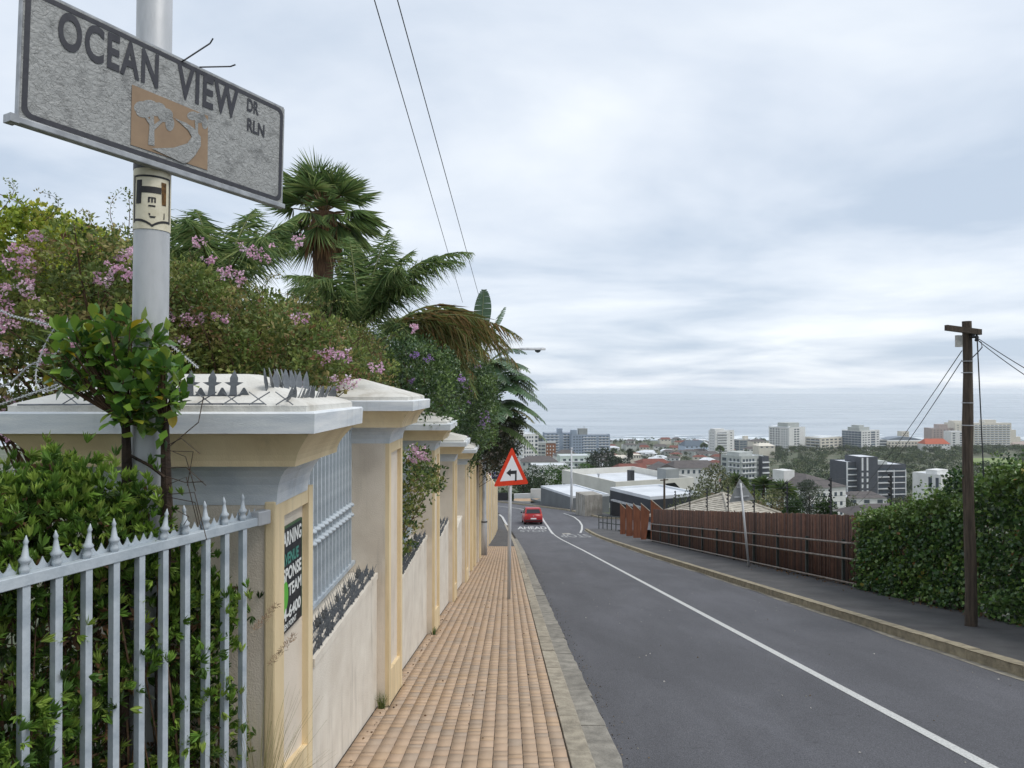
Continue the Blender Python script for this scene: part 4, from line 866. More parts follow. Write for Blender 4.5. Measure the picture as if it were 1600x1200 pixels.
def bump_(q):
    o_ = (q - np.array(A)) @ fpn; return q[~((o_ < .025) & (q[:, 2] > fz - .22))]
c1, c2, c3 = bump_(c1), bump_(c2), bump_(c3)
tov = np.array((0.35, -.5, .55))
lv = [rosettes(c1, RNG.normal(size=c1.shape) * .55 + tov, 13, .046, .0098, G_bush, .5), rosettes(c2, RNG.normal(size=c2.shape) * .6 + np.array((.2, -.3, .6)), 13, .046, .0098, G_bush[1:] + G_in[:1], .5), rosettes(c3, RNG.normal(size=c3.shape) * .35 + np.array((.1, -.2, 1)), 14, .046, .0098, G_bush, .45)]
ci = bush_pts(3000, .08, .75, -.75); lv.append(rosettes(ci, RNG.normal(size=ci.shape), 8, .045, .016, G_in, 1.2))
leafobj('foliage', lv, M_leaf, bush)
m = MB()
for i in range(120):
    q = bush_pts(1, .05, .45)[0]; b0 = Vector((q[0] + random.uniform(-.15, .15), q[1] + random.uniform(-.15, .15), zr(2.8) - .1)); q = Vector(q)
    m.tube([b0, b0.lerp(q, .5) + Vector((random.uniform(-.06, .06), random.uniform(-.06, .06), 0)), q], [.009, .006, .002], 4)
m.build('stems', M_twig, bush)['kind'] = 'stuff'
# ---- broad leaved shrub growing round the sign pole
sh = thing('pole_shrub', 'broad leaved green shrub wrapped round the street pole above the wall', 'shrub', (PX_, 3.0, zr(3.0)))
def lobj(ln, wd, col, n=7):
    u = np.linspace(0, 1, n); wv = wd * np.sin(PI * u ** 1.35) ** .8; cv = -.12 * ln * u ** 2
    V = []; 
    for a, w_, z in zip(u, wv, cv): V += [(-w_ / 2, a * ln, z + w_ * .16), (0, a * ln, z), (w_ / 2, a * ln, z + w_ * .16)]
    Fq = [f for i in range(n - 1) for f in ((3 * i, 3 * i + 1, 3 * i + 4, 3 * i + 3), (3 * i + 1, 3 * i + 2, 3 * i + 5, 3 * i + 4))]
    return npmesh('leaf', np.array(V), np.array(Fq), M_gloss, np.tile(np.array(col[:3]), (len(Fq), 1)), True)
LC = [lin(106, 142, 56), lin(90, 128, 54), lin(80, 116, 56), lin(118, 150, 58), lin(136, 156, 62), lin(72, 106, 56), lin(160, 164, 60), lin(96, 134, 52), lin(196, 172, 52)]
lm = [lobj(.076 * random.uniform(.85, 1.2), .037 * random.uniform(.85, 1.15), c) for c in LC for _ in (0, 1)]
tips = polyvol([(80, 585), (112, 575), (100, 530), (118, 500), (150, 482), (185, 500), (236, 512), (240, 548), (298, 578), (285, 612), (270, 640), (240, 676), (190, 655), (172, 612), (120, 612)], 2.95, 2.82, 3.02, 96)
st = MB(); trunkL, trunkR = P(196, 640, 3.02), P(257, 640, 3.02)
for t_, (x0, x1) in ((trunkL, (196, 640)), (trunkR, (257, 640))):
    st.tube([(t_.x, t_.y, zr(3) - .1), (t_.x - .01, t_.y, .6), (t_.x + .012, t_.y, 1.2), t_], [.028, .026, .024, .016], 7)
st.build('trunk', M_bark, sh)
br = MB(); nl = 0
for q in tips:
    q = Vector(q); s0 = trunkL if q.x < P(235, 600, 2.95).x else trunkR
    br.tube([s0 + Vector((0, 0, -.05)), s0.lerp(q, .5) + Vector((0, 0, -.03)), q], [.007, .005, .002], 4)
    ax = (q - s0).normalized() + Vector((0, -.25, .35)); ax.normalize()
    for k in range(3 if nl < 297 else 0):
        o = link('leaf', lm[random.choices(range(18), [3 if i < 16 and i // 2 not in (6,) else .7 for i in range(18)])[0]], sh)
        d = (ax + Vector(RNG.normal(size=3)) * .75).normalized(); o.rotation_mode = 'QUATERNION'
        qn = d.to_track_quat('Y', 'Z'); o.rotation_quaternion = qn; o.location = q + d * .006 - ax * .012 * (k % 4) - wloc(sh); nl += 1
allp = np.repeat(tips, 5, 0) + RNG.normal(size=(len(tips) * 5, 3)) * .03 + np.array([0, .04, -.01]); nn = len(allp)
leafobj('inner_leaves', [leaves(allp, RNG.normal(size=(nn, 3)) * .6 + np.array([0, -.35, .4]), .075, .038, tints(nn, LC[:6], .12), .12)], M_gloss, sh)
br.build('branches', M_twig, sh)['kind'] = 'stuff'
m = MB(); a = P(200, 700, 3.0)
for k in range(9):
    p0 = P(260 + random.uniform(-3, 3), random.uniform(690, 790), 2.99); m.tube([p0, p0 + Vector((.06 + random.uniform(0, .08), -.02, random.uniform(-.05, .06))), p0 + Vector((.08 + random.uniform(0, .1), -.02, random.uniform(-.2, .0)))], .0022, 3)
m.tube([P(205, 712, 2.99), P(235, 728, 2.985), P(257, 745, 2.99)], .007, 5); m.tube([P(262, 700, 3.0), P(310, 660, 3.1), P(318, 620, 3.18)], .0025, 4)
m.build('tendrils', M_bark, sh)['kind'] = 'stuff'
# ---- tufts of grass
def tuft(label, base, n, h, spread, col, wd=.004, plume=0):
    t = thing('grass_tuft', label, 'grass', base); parts = []; V = []; Fq = []; T = []
    for i in range(n):
        a = random.uniform(0, 2 * PI); r = spread * random.random() ** .6; L_ = h * random.uniform(.6, 1.1); b0 = Vector(base) + Vector((random.gauss(0, .015), random.gauss(0, .015), 0)); k = len(V)
        for j in range(5):
            u = j / 4; p = b0 + Vector((math.cos(a) * r * u ** 1.7, math.sin(a) * r * u ** 1.7, L_ * (u - .35 * (r / (spread + .01)) * u * u))); w_ = wd * (1 - u * .85)
            V += [(p.x - math.sin(a + 1) * w_, p.y + math.cos(a + 1) * w_, p.z), (p.x + math.sin(a + 1) * w_, p.y - math.cos(a + 1) * w_, p.z)]
        Fq += [(k + 2 * j, k + 2 * j + 1, k + 2 * j + 3, k + 2 * j + 2) for j in range(4)]; T += [tints(1, col)[0]] * 4
    leafobj('blades', [(np.array(V), np.array(Fq), np.array(T))], M_leaf, t)
    if plume:
        m = []
        for i in range(plume):
            p = P(*((398, 985), (425, 1035), (380, 1010), (410, 965))[i % 4], 3.2); c = np.array([p + Vector((.012 * j, 0, .014 * j)) for j in range(9)]); m.append(clumps(c, .008, 16, .02, .003, [lin(176, 150, 122), lin(156, 128, 104)], up=.8))
        leafobj('plumes', m, M_leaf, t)
tuft('wispy ornamental grass arching beside the end of the palisade fence', (-1.17, 3.30, zr(3.3)), 120, 1.0, .42, [lin(146, 136, 92), lin(126, 124, 78), lin(160, 146, 108)], .0022, 2)
b = P(592, 1098, 6.13); tuft('small green grass tuft at the foot of the first pier', (-1.12, 6.12, zr(6.12)), 60, .17, .08, [lin(92, 110, 60), lin(120, 128, 78)], .003)
tuft('tiny green weed at the foot of the second pier', (-1.06, 9.75, zr(9.75)), 30, .12, .05, [lin(76, 100, 52), lin(96, 118, 60)], .005)
# ---- garden shrubs behind the wall
def shrub(name, label, cat, pix, dm, d0, d1, nclump, per, r, ln, wd, cols, mtl=M_leaf, flowers=(), nf=0, fcols=G_pink, twigs=30, fsize=.05, dry=0):
    c = polyvol(pix, dm, d0, d1, nclump); t = thing(name, label, cat, (min(c[:, 0].mean(), -1.75), c[:, 1].mean(), zt(-3, c[:, 1].mean())))
    ps = [clumps(c, r * RNG.uniform(.6, 1.3, nclump), per, ln, wd, cols)]
    if dry: cd_ = polyvol(pix, dm, d0, d1, dry); ps.append(clumps(cd_, r * .6, max(8, per // 3), ln * .8, wd * .8, G_dry))
    leafobj('foliage', ps, mtl, t)
    m = MB(); rt = Vector((t.location.x, t.location.y, t.location.z))
    for k in range(twigs):
        q = Vector(c[random.randrange(nclump)]); b0 = Vector((min(q.x * .6 + rt.x * .4, -1.45), q.y * .6 + rt.y * .4, max(rt.z - .2, q.z - random.uniform(.3, 1.2)))); m.tube([b0, b0.lerp(q, .55) + Vector(RNG.normal(size=3)) * .08, q + Vector(RNG.normal(size=3)) * .1], [.012, .007, .003], 4)
    m.tube([rt - Vector((0, 0, .2)), rt + Vector((0, 0, 1.5))], [.06, .04], 6)
    m.build('stems', M_twig, t)['kind'] = 'stuff'
    fl = [(P(x, y, d0 - .02), s) for x, y, s in flowers]
    if nf:
        e_ = polyvol(pix, dm, d0 - .03, d0 + .25, nf); fl += [(Vector(q), random.uniform(.5, 1.0)) for q in e_]
    for q, s in fl:
        cc = np.array(q)[None] + np.clip(RNG.normal(size=(int(7 * s) + 3, 3)), -1.6, 1.6) * fsize * s * np.array([1, .6, .8])
        leafobj('flower_cluster', [clumps(cc, .014, 9, .022, .018, fcols, up=0)], M_petal, t, None)
    return t
shrub('flowering_climber', 'yellow green leafy climber at the top left behind the wall', 'climber', [(-30, 335), (40, 318), (100, 345), (132, 392), (125, 470), (70, 520), (-30, 520)], 6.5, 6.2, 7.8, 620, 34, .11, .055, .036, G_yel, twigs=20)
shrub('flowering_shrub', 'tangled shrub with large pale pink flower heads left of the pole', 'shrub', [(-40, 500), (60, 440), (120, 392), (190, 375), (262, 400), (275, 470), (275, 640), (-40, 700)], 5.4, 4.8, 7.0, 1300, 30, .10, .042, .024, G_shrub, flowers=[(23, 412, 1.5), (30, 395, 1.0), (20, 458, 1.3), (40, 450, 1.1), (12, 505, 1.2), (8, 495, 1.1), (58, 370, .6), (55, 497, .7), (170, 427, .9), (160, 440, .6), (78, 505, .5), (100, 540, .5), (70, 560, .6), (195, 400, .7), (198, 430, .8)], nf=9, twigs=170, dry=300)
shrub('flowering_shrub', 'wide tangled shrub with scattered pink flowers between pole and fan palm', 'shrub', [(245, 455), (330, 450), (420, 465), (470, 490), (545, 515), (572, 565), (565, 610), (500, 640), (480, 760), (245, 760)], 6.8, 5.6, 9.0, 2400, 30, .12, .045, .026, G_shrub, flowers=[(265, 487, .9), (312, 380, .6), (350, 432, 1.0), (370, 436, .8), (385, 390, .7), (410, 395, .9), (330, 408, .6), (290, 500, .8), (345, 497, .8), (285, 535, .6), (545, 598, 1.0), (535, 555, .7), (590, 575, .6), (650, 512, .5), (462, 378, .6), (470, 500, .6)], nf=14, twigs=320, dry=620)
shrub('flowering_shrub', 'dark green trailing vine with mauve flowers spilling over the wall piers', 'vine', [(540, 530), (600, 535), (640, 545), (700, 545), (716, 600), (714, 650), (700, 668), (668, 660), (640, 640), (600, 640), (560, 610)], 12, 9.6, 14.5, 760, 34, .16, .06, .036, G_vine, M_gloss, flowers=[(722, 590, .8), (640, 705, .6)], nf=8, fcols=[lin(176, 140, 206), lin(196, 164, 214)], twigs=40)
shrub('flowering_shrub', 'curtain of dark vine hanging from the tall pier toward the pavement', 'vine', [(690, 540), (745, 545), (775, 600), (772, 660), (768, 690), (748, 690), (742, 730), (732, 728), (728, 690), (705, 700), (695, 650)], 19.5, 17.0, 22.5, 560, 34, .22, .085, .05, G_vine, M_gloss, flowers=[(725, 598, 1.6), (728, 605, 1.4), (758, 650, 1.5), (757, 662, 1.4), (705, 577, 1.2)], nf=6, fcols=[lin(176, 140, 206), lin(196, 164, 214)], twigs=30, fsize=.06)
shrub('flowering_shrub', 'dark shrub dotted with white blossoms beyond the banana like leaves', 'shrub', [(745, 640), (790, 640), (812, 655), (808, 690), (795, 722), (765, 735), (745, 700)], 25, 23.0, 27.0, 300, 34, .28, .10, .055, [lin(58, 70, 44), lin(70, 78, 50), lin(90, 82, 60), lin(48, 60, 40)], M_gloss, nf=22, fcols=[lin(226, 216, 210), lin(210, 196, 186)], twigs=30, fsize=.07)
shrub('climbing_bougainvillea', 'leggy bougainvillea with pink bracts climbing between the first two piers', 'climber', [(632, 700), (662, 700), (690, 735), (688, 765), (655, 745), (660, 790), (640, 860), (632, 860)], 8.6, 7.6, 9.2, 90, 22, .09, .05, .032, G_shrub + G_vine[:2], flowers=[(652, 706, 1.3), (660, 714, 1.1), (648, 716, .9)], twigs=16)
# long whippy shoots against the sky
m = MB(); lv = []
for (x, y, x2, y2, x3, y3, d) in ((0, 330, 30, 300, 12, 282, 6.0), (70, 345, 110, 315, 60, 300, 6.2), (120, 392, 150, 345, 128, 330, 6), (190, 380, 160, 330, 190, 298, 5.8), (200, 372, 205, 320, 198, 300, 5.8), (-10, 300, 40, 318, 90, 350, 6.3), (262, 430, 300, 405, 330, 370, 6)) + tuple((x_ := random.uniform(-10, 600), y_ := float(np.interp(x_, [0, 60, 190, 250, 330, 470, 600], [480, 440, 380, 445, 430, 475, 550])) + 15, x_ + random.uniform(-30, 30), y_ - random.uniform(10, 35), x_ + random.uniform(-45, 45), y_ - random.uniform(20, 60), 6.2 if x_ > 240 else 5.2) for _k in range(60)):
    pts = [P(x + (x2 - x) * 2 * u * (1 - u) * 1.2 + (x3 - x) * u * u, y + (y2 - y) * 2 * u * (1 - u) * 1.2 + (y3 - y) * u * u, d) for u in np.linspace(0, 1, 9)]
    m.tube(pts, [.004 * (1 - i * .09) for i in range(9)], 4); lv.append(clumps(np.array(pts[2:]), .03, 9, .026, .013, G_shrub))
t = thing('shrub_shoots', 'wispy leafy shoots standing up against the sky at the left', 'shrub', P(100, 400, 6)); m.build('stems', M_twig, t)['kind'] = 'stuff'; leafobj('foliage', lv, M_leaf, t)
# ---- ivy hedge on the right
top_h = lambda Y: np.interp(Y, [5, 10.2, 11.6, 12.2, 13.7, 15.3, 16.4], [.85, .55, .22, -.14, -.66, -1.10, -1.6])
hg = thing('ivy_hedge', 'thick dark ivy hedge smothering the right end of the brown fence', 'hedge', (7.5, 11, zr(11)))
n = 3400; Y = 6 + 9.3 * RNG.random(n) ** 1.0; zz = np.array([zr(y) for y in Y]); tp = top_h(Y) + .05 * np.sin(Y * 11) + .04 * np.sin(Y * 27); u = RNG.random(n) ** .85; Z = zz + .05 + (tp - zz - .05) * u
X = 7.36 + .16 * RNG.random(n) ** .7 + .035 * np.sin(Y * 5 + Z * 7) + .06 * u; c = np.stack([X, Y, Z], 1)
G_ivy = [lin(78, 108, 54), lin(64, 94, 50), lin(94, 124, 62), lin(52, 78, 46), lin(116, 142, 70)]
hi_ = u > .85; ps = []
def ivy(c, per, cols, ln=.074, wd=.06, r=.10):
    n = len(c) * per; cc = np.repeat(c, per, 0) + RNG.normal(size=(n, 3)) * np.array([.05, r * .8, r * .8]); d = RNG.normal(size=(n, 3)) * .55 + np.array([-.55, -.15, -.45])
    sz = RNG.uniform(.45, 1.4, n); return leaves(cc, d, ln * sz, wd * sz, np.clip(np.repeat(tints(len(c), cols, .18), per, 0) * (1 + RNG.normal(size=(n, 1)) * .15), .002, 1), .18)
ps.append(ivy(c[~hi_], 11, G_ivy)); ps.append(ivy(c[hi_], 13, G_ivy[2:3] + [lin(112, 136, 66), lin(92, 118, 58)]))
cb_ = c.copy(); cb_[:, 0] += .28; ps.append(ivy(cb_[::2], 9, G_ivy[:2] + G_ivy[3:4]))
n = 260; Yt = 6 + 9.5 * RNG.random(n); ct = np.stack([7.5 + RNG.normal(size=n) * .15, Yt, top_h(Yt) + np.abs(RNG.normal(size=n)) * .06], 1); ps.append(clumps(ct, .07, 10, .07, .05, [lin(112, 136, 66), lin(92, 118, 58)], up=.5))
db_ = c[RNG.integers(0, len(c), 90)]; ps.append(ivy(db_ - np.array([.03, 0, 0]), 3, [lin(140, 104, 62), lin(112, 84, 54), lin(150, 140, 70)]))
for _ in range(34):
    y_ = random.uniform(6.2, 15); p_ = np.array([7.42, y_, float(top_h(y_)) + .05]); q_ = np.array([random.gauss(-.12, .15), random.gauss(0, .15), random.uniform(.1, .28)]); ps.append(clumps(np.stack([p_ + q_ * u_ for u_ in (.2, .5, .8, 1.0)]), .03, 4, .055, .042, G_ivy[2:], up=.2))
leafobj('foliage', ps, M_gloss, hg)
m = MB()
for k in range(70):
    y = random.uniform(6, 16); m.tube([(7.6, y, zr(y) - .05), (7.5 + random.uniform(-.1, .1), y + random.uniform(-.3, .3), zr(y) + .9), (7.55, y + random.uniform(-.5, .5), float(top_h(y)) - .15)], [.014, .01, .004], 4)
m.build('stems', M_twig, hg)['kind'] = 'stuff'
cl = polyvol([(1500, 745), (1528, 735), (1535, 790), (1500, 790)], d6, d6 + .1, d6 + .4, 26); leafobj('climbing_shoots', [clumps(cl, .08, 14, .07, .05, G_ivy)], M_gloss, hg)
# ---- palms
G_palm = [lin(116, 142, 86), lin(132, 154, 94), lin(100, 126, 78), lin(150, 164, 104)]
def feather(parent, base, az, L_, rise, droop, ll, cols, n=58, wd=.019, hang=.85, twist=0):
    L_ *= 1.2; droop += .3 * (rise > 1.8); h = Vector((math.sin(az), math.cos(az), 0)); up_ = Vector((0, 0, 1)); side = Vector((h.y, -h.x, 0)); pts = [Vector(base) + h * L_ * u + up_ * (rise * u - droop * u ** 2.2) for u in np.linspace(0, 1, 12)]
    m = MB(); m.tube(pts, [.028 * (1 - .085 * i) for i in range(12)], 5)
    pos, dr, ln = [], [], []
    for i in range(n):
        u = .13 + .87 * i / (n - 1); p = Vector(base) + h * L_ * u + up_ * (rise * u - droop * u ** 2.2); tg = (h * L_ + up_ * (rise - 2.2 * droop * u ** 1.2)).normalized(); nrm = side.cross(tg).normalized()
        for s in (-1, 1):
            for q in range(1 + (i % 2)):
                d = side * s * random.uniform(.65, 1.0) + tg * random.uniform(.35, .9) + nrm * random.uniform(-.2, .6) - up_ * hang * random.uniform(.1, 1.3)
                pos.append(p); dr.append(d); ln.append(ll * (math.sin(PI * min(1, .14 + u * .84)) ** .6) * random.uniform(.8, 1.1))
    k = len(pos); fr = leafobj('frond', [leaves(np.array(pos) - unit(np.array(dr)) * .03, np.array(dr), np.array(ln), wd, tints(k, cols, .14), .12, .3, .22)], M_leaf, parent, None)
    m.build('rachis', mat('rachis', lin(110, 118, 66), lin(92, 96, 58), 8, .7), fr, smooth=True)
def fan(parent, hub0, d, pet, R, cols, n=30, spread=2.6, droop=.25):
    d = Vector(d).normalized(); side = d.cross(Vector((0, 0, 1))).normalized(); hub = Vector(hub0) + d * pet - Vector((0, 0, .12 * pet)); pos, dr, ln = [], [], []
    for i in range(n):
        a = -spread / 2 + spread * i / (n - 1) + random.gauss(0, .03); pos.append(hub); dr.append(d * math.cos(a) + side * math.sin(a) - Vector((0, 0, .08 + .12 * abs(a)))); ln.append(R * (1 - .22 * abs(a) / 1.4) * random.uniform(.88, 1.08))
    fr = leafobj('fan_leaf', [leaves(np.array(pos), np.array(dr), np.array(ln), .05, tints(n, cols, .12), .22, droop, .4)], M_leaf, parent, None)
    m = MB(); m.tube([hub0, Vector(hub0).lerp(hub, .5) + Vector((0, 0, .05)), hub], [.035, .025, .018], 5); m.build('petiole', mat('petiole', lin(120, 98, 62), lin(96, 80, 52), 6, .7), fr)
d = 20.0; c0 = P(506, 338, d)
fp = thing('fan_palm', 'tall fan palm with shaggy brown trunk above the garden', 'palm tree', (c0.x, d, zt(c0.x, d)))
m = MB(); rg = []
for i in range(15):
    u = i / 14; z = fp.location.z - .2 + (c0.z + .1 - fp.location.z + .2) * u; r = .26 + .10 * (u > .75) * (u - .75) * 4 + .02 * math.sin(i * 2.1); rg.append([(c0.x + r * math.cos(2 * PI * k / 12) * (1 + .1 * math.sin(k * 5 + i)), d + r * math.sin(2 * PI * k / 12), z) for k in range(12)])
m.rings(rg); m.build('trunk', mat('palm_trunk', lin(112, 84, 62), lin(74, 54, 42), 5, .95, .8, 16, stretch=(6, 6, .8)), fp)
for i in range(46):
    az = i * 2.4; el = [1.25, .95, .65, .3, 0.0, -.35][i % 6] + random.gauss(0, .08); fan(fp, (c0.x, d, c0.z + .12 * (el > .5)), (math.sin(az) * math.cos(el), math.cos(az) * math.cos(el), math.sin(el)), random.uniform(.7, 1.0), random.uniform(1.0, 1.25), G_palm, droop=.22 + .2 * (el < .3))
ps = []
for i in range(220):
    a = random.uniform(0, 2 * PI); p = np.array([[c0.x + .3 * math.cos(a), d + .3 * math.sin(a), c0.z + .05 - abs(random.gauss(0, .45))]]); ps.append(leaves(p, np.array([[math.cos(a) * .35, math.sin(a) * .35, -1]]), .75, .07, tints(1, [lin(160, 122, 90), lin(138, 102, 74), lin(176, 144, 108)]), .2))
leafobj('dead_skirt', ps, M_leaf, fp)
# feather palms
def fpalm(label, x, y, d, specs, cols, trunk=.12):
    b_ = P(x, y, d); t = thing('feather_palm', label, 'palm tree', (b_.x, d, zt(b_.x, d))); m = MB(); m.tube([(b_.x, d, t.location.z - .2), (b_.x, d, b_.z)], [trunk * 1.3, trunk], 10); m.build('trunk', M_bark, t)
    for s in specs:
        feather(t, (b_.x, d, b_.z), *s[:-1], s[-1] or cols)
        if d > 11: feather(t, (b_.x, d, b_.z), s[0] + random.uniform(-.45, .45), s[1] * random.uniform(.8, 1.1), s[2] * random.uniform(.75, 1.0), s[3] * random.uniform(.9, 1.4), s[4], s[-1] or cols)
    return t
BR = [lin(150, 138, 86), lin(150, 122, 82), lin(130, 130, 78), lin(116, 128, 74)]
fpalm('feather palm with a tall arching frond right of the fan palm', 562, 520, 13.0, [(1.35, 1.75, 3.1, 1.25, .62, None), (1.6, 1.2, 2.4, .7, .6, None), (.5, .7, 2.7, .35, .6, None), (-.5, .6, 2.6, .4, .6, None), (-1.3, 1.3, 2.2, .8, .55, None), (2.2, .9, 2.2, .8, .55, None), (3.6, .9, 2.0, .9, .55, None), (-2.2, 1.0, 2.1, .9, .55, None), (1.0, .9, 2.6, .7, .6, None), (-1.55, 1.7, 1.6, 1.3, .55, None)], G_palm)
fpalm('feather palm with drooping browned fronds over the vine', 594, 525, 14.5, [(1.4, 2.2, 2.1, 1.95, .85, BR), (1.7, 2.4, 1.5, 1.55, .85, BR), (1.1, 2.2, 2.5, 2.2, .85, BR + G_palm), (1.5, 2.0, 1.2, 1.2, .8, BR + G_palm), (1.3, 2.3, 1.8, 2.0, .8, BR), (1.9, 1.8, .9, 1.5, .7, BR), (2.6, 1.6, 1.0, 1.5, .6, G_palm), (.2, 1.6, 1.5, 1.4, .6, G_palm)], G_palm)
fpalm('dense feather palm directly behind the name plate and pole', 340, 470, 10.0, [(-1.2, 1.1, 2.4, .6, .62, None), (-.7, .9, 2.3, .5, .6, None), (1.1, .9, 2.1, .55, .5, None), (1.5, .9, 1.5, .7, .5, None), (.3, .7, 2.2, .4, .6, None), (-1.9, 1.1, 1.9, .9, .6, None), (2.3, 1.1, 1.6, .9, .55, None), (3.1, .9, 1.7, .8, .6, None), (.9, .9, 2.0, .7, .6, None), (-2.6, 1.0, 1.6, .9, .55, None)], G_palm)
# giant bird of paradise
G_str = [lin(88, 116, 80), lin(76, 102, 72), lin(100, 128, 88), lin(110, 132, 84)]
sn = thing('strelitzia', 'giant bird of paradise clump with torn paddle leaves beside the street lamp', 'plant', (-1.75, 24, zt(-1.75, 24)))
def paddle(base, az, el, pet, L_, wd, curl, torn, cols):
    d0 = Vector((math.sin(az) * math.cos(el), math.cos(az) * math.cos(el), math.sin(el))); side = d0.cross(Vector((0, 0, 1))).normalized(); p0 = Vector(base) + d0 * pet; V, Fq, T = [], [], []; n = 24; col = tints(1, cols)[0]
    spine = [p0 + d0 * L_ * u - Vector((0, 0, curl * u ** 2.0)) for u in np.linspace(0, 1, n + 1)]
    for i in range(n):
        u = (i + .5) / n; w_ = wd * math.sin(PI * (.06 + .92 * u)) ** .55
        for s in (-1, 1):
            g = .55 if torn else 0; a, b_ = spine[i], spine[i + 1]; tg = (b_ - a); dn = Vector((0, 0, -1)) * (w_ * (.35 if torn else .08) * random.uniform(.6, 1.3)) + tg * (1.2 if torn else .3)
            k = len(V); V += [a, b_, b_ + side * s * w_ + dn - tg * g * .35, a + side * s * w_ + dn + tg * g * .1]; Fq.append((k, k + 1, k + 2, k + 3)); T.append(col * random.uniform(.82, 1.15))
    fr = leafobj('paddle_leaf', [(np.array([tuple(v) for v in V]), np.array(Fq), np.array(T))], M_gloss, sn, None)
    m = MB(); m.tube([base, p0] + spine[::4], [.05, .035] + [.025 * (1 - i * .12) for i in range(len(spine[::4]))], 6); m.build('leaf_stalk', mat('stalk', lin(104, 116, 74), lin(90, 98, 64), 8, .6), fr)
sb_ = lambda x, y, dd=23: P(x + 7, y, dd)
for (x, y, az, el, pet, L_, wd, curl, torn) in ((742, 560, .25, 1.35, .9, 1.35, .2, .05, 0), (748, 560, 1.1, 1.2, .8, 1.2, .18, .3, 1), (748, 575, 1.5, .75, .5, 1.25, .24, .8, 1), (750, 600, 1.5, .55, .5, 1.3, .24, 1.0, 1), (752, 620, 1.6, .4, .5, 1.2, .25, .9, 1), (752, 640, 1.55, .3, .55, 1.3, .26, 1.0, 1), (752, 655, 1.4, .1, .5, 1.35, .26, .9, 1), (750, 600, .6, .7, .5, 1.2, .25, .7, 1), (745, 620, 2.4, .5, .5, 1.3, .26, .8, 1), (750, 640, 2.0, .35, .5, 1.3, .26, .8, 1), (735, 600, -1.2, .6, .5, 1.2, .24, .8, 1), (740, 640, -1.5, .3, .4, 1.2, .24, .7, 1), (748, 625, 3.0, .5, .4, 1.2, .25, .8, 1), (752, 665, 1.9, 0, .4, 1.2, .24, .8, 1), (755, 610, 1.2, .6, .5, 1.3, .25, 1.1, 1), (746, 590, 2.7, .8, .4, 1.1, .24, .7, 1)):
    paddle(sb_(x, y), az, el, pet, L_ * 1.12, wd * 1.5, curl, torn, G_str)
for k in range(20): paddle(sb_(random.uniform(738, 756), random.uniform(555, 665)), random.uniform(.4, 2.9), random.uniform(.05, .9), random.uniform(.35, .7), random.uniform(1.1, 1.5), random.uniform(.28, .4), random.uniform(.6, 1.1), 1, G_str)
for (x, y, az, el) in ((756, 640, 1.5, .25), (758, 655, 1.2, .4)): paddle(sb_(x, y), az, el, .6, 1.1, .2, .8, 1, [lin(168, 158, 70), lin(142, 112, 70)])
m = MB(); [m.tube([(-1.75 + random.uniform(-.3, .3), 24 + random.uniform(-.4, .4), sn.location.z - .2), sb_(x, 570 + i * 12)], [.12, .05], 8) for i, x in enumerate((742, 748, 738, 752, 745, 750))]; m.build('stems', M_bark, sn)['kind'] = 'stuff'
# ---- razor wire over the cap at the far left
rz = thing('razor_wire', 'loop of galvanised razor wire above the left end of the corner cap', 'razor wire', P(50, 600, 3.9))
def rtube(pts, name='strand'):
    m = MB(); m.tube(pts, .0035, 5); o = m.build(name, M_galv, rz); b_ = MB()
    for i in range(1, len(pts) - 1):
        p = Vector(pts[i]); t_ = (Vector(pts[i + 1]) - p).normalized(); s = t_.orthogonal().normalized(); u = t_.cross(s)
        for k, v in ((1, s), (-1, s), (1, u), (-1, u)): b_.add([p - t_ * .004, p + t_ * .004, p + v * k * .014 + t_ * .012], [(0, 1, 2)])
    b_.build('barbs', M_galv, o)['kind'] = 'stuff'
cc = P(58, 552, 3.9)
rtube([(cc.x + .13 * math.cos(a), cc.y + .09 * math.sin(a) + .01 * i, cc.z + .21 * math.sin(a + .5)) for i, a in enumerate(np.linspace(0, 2 * PI * 1.05, 40))])
rtube([P(x, y, 3.85) for x, y in zip(np.linspace(-10, 120, 26), np.interp(np.linspace(-10, 120, 26), [-10, 20, 60, 120], [480, 494, 503, 520]))])
rtube([P(x, 610 - (x + 10) * .62 + 4 * math.sin(x * .1), 3.8) for x in np.linspace(-10, 95, 20)]); rtube([P(x, 632 - x * .35, 3.7) for x in np.linspace(-20, 90, 20)]); rtube([P(x, y, 4.0) for x, y in zip(np.linspace(262, 310, 14), np.linspace(535, 575, 14))])
rtube([P(x, 735 + 4 * math.sin(x * .15), 3.45) for x in np.linspace(-20, 34, 12)])
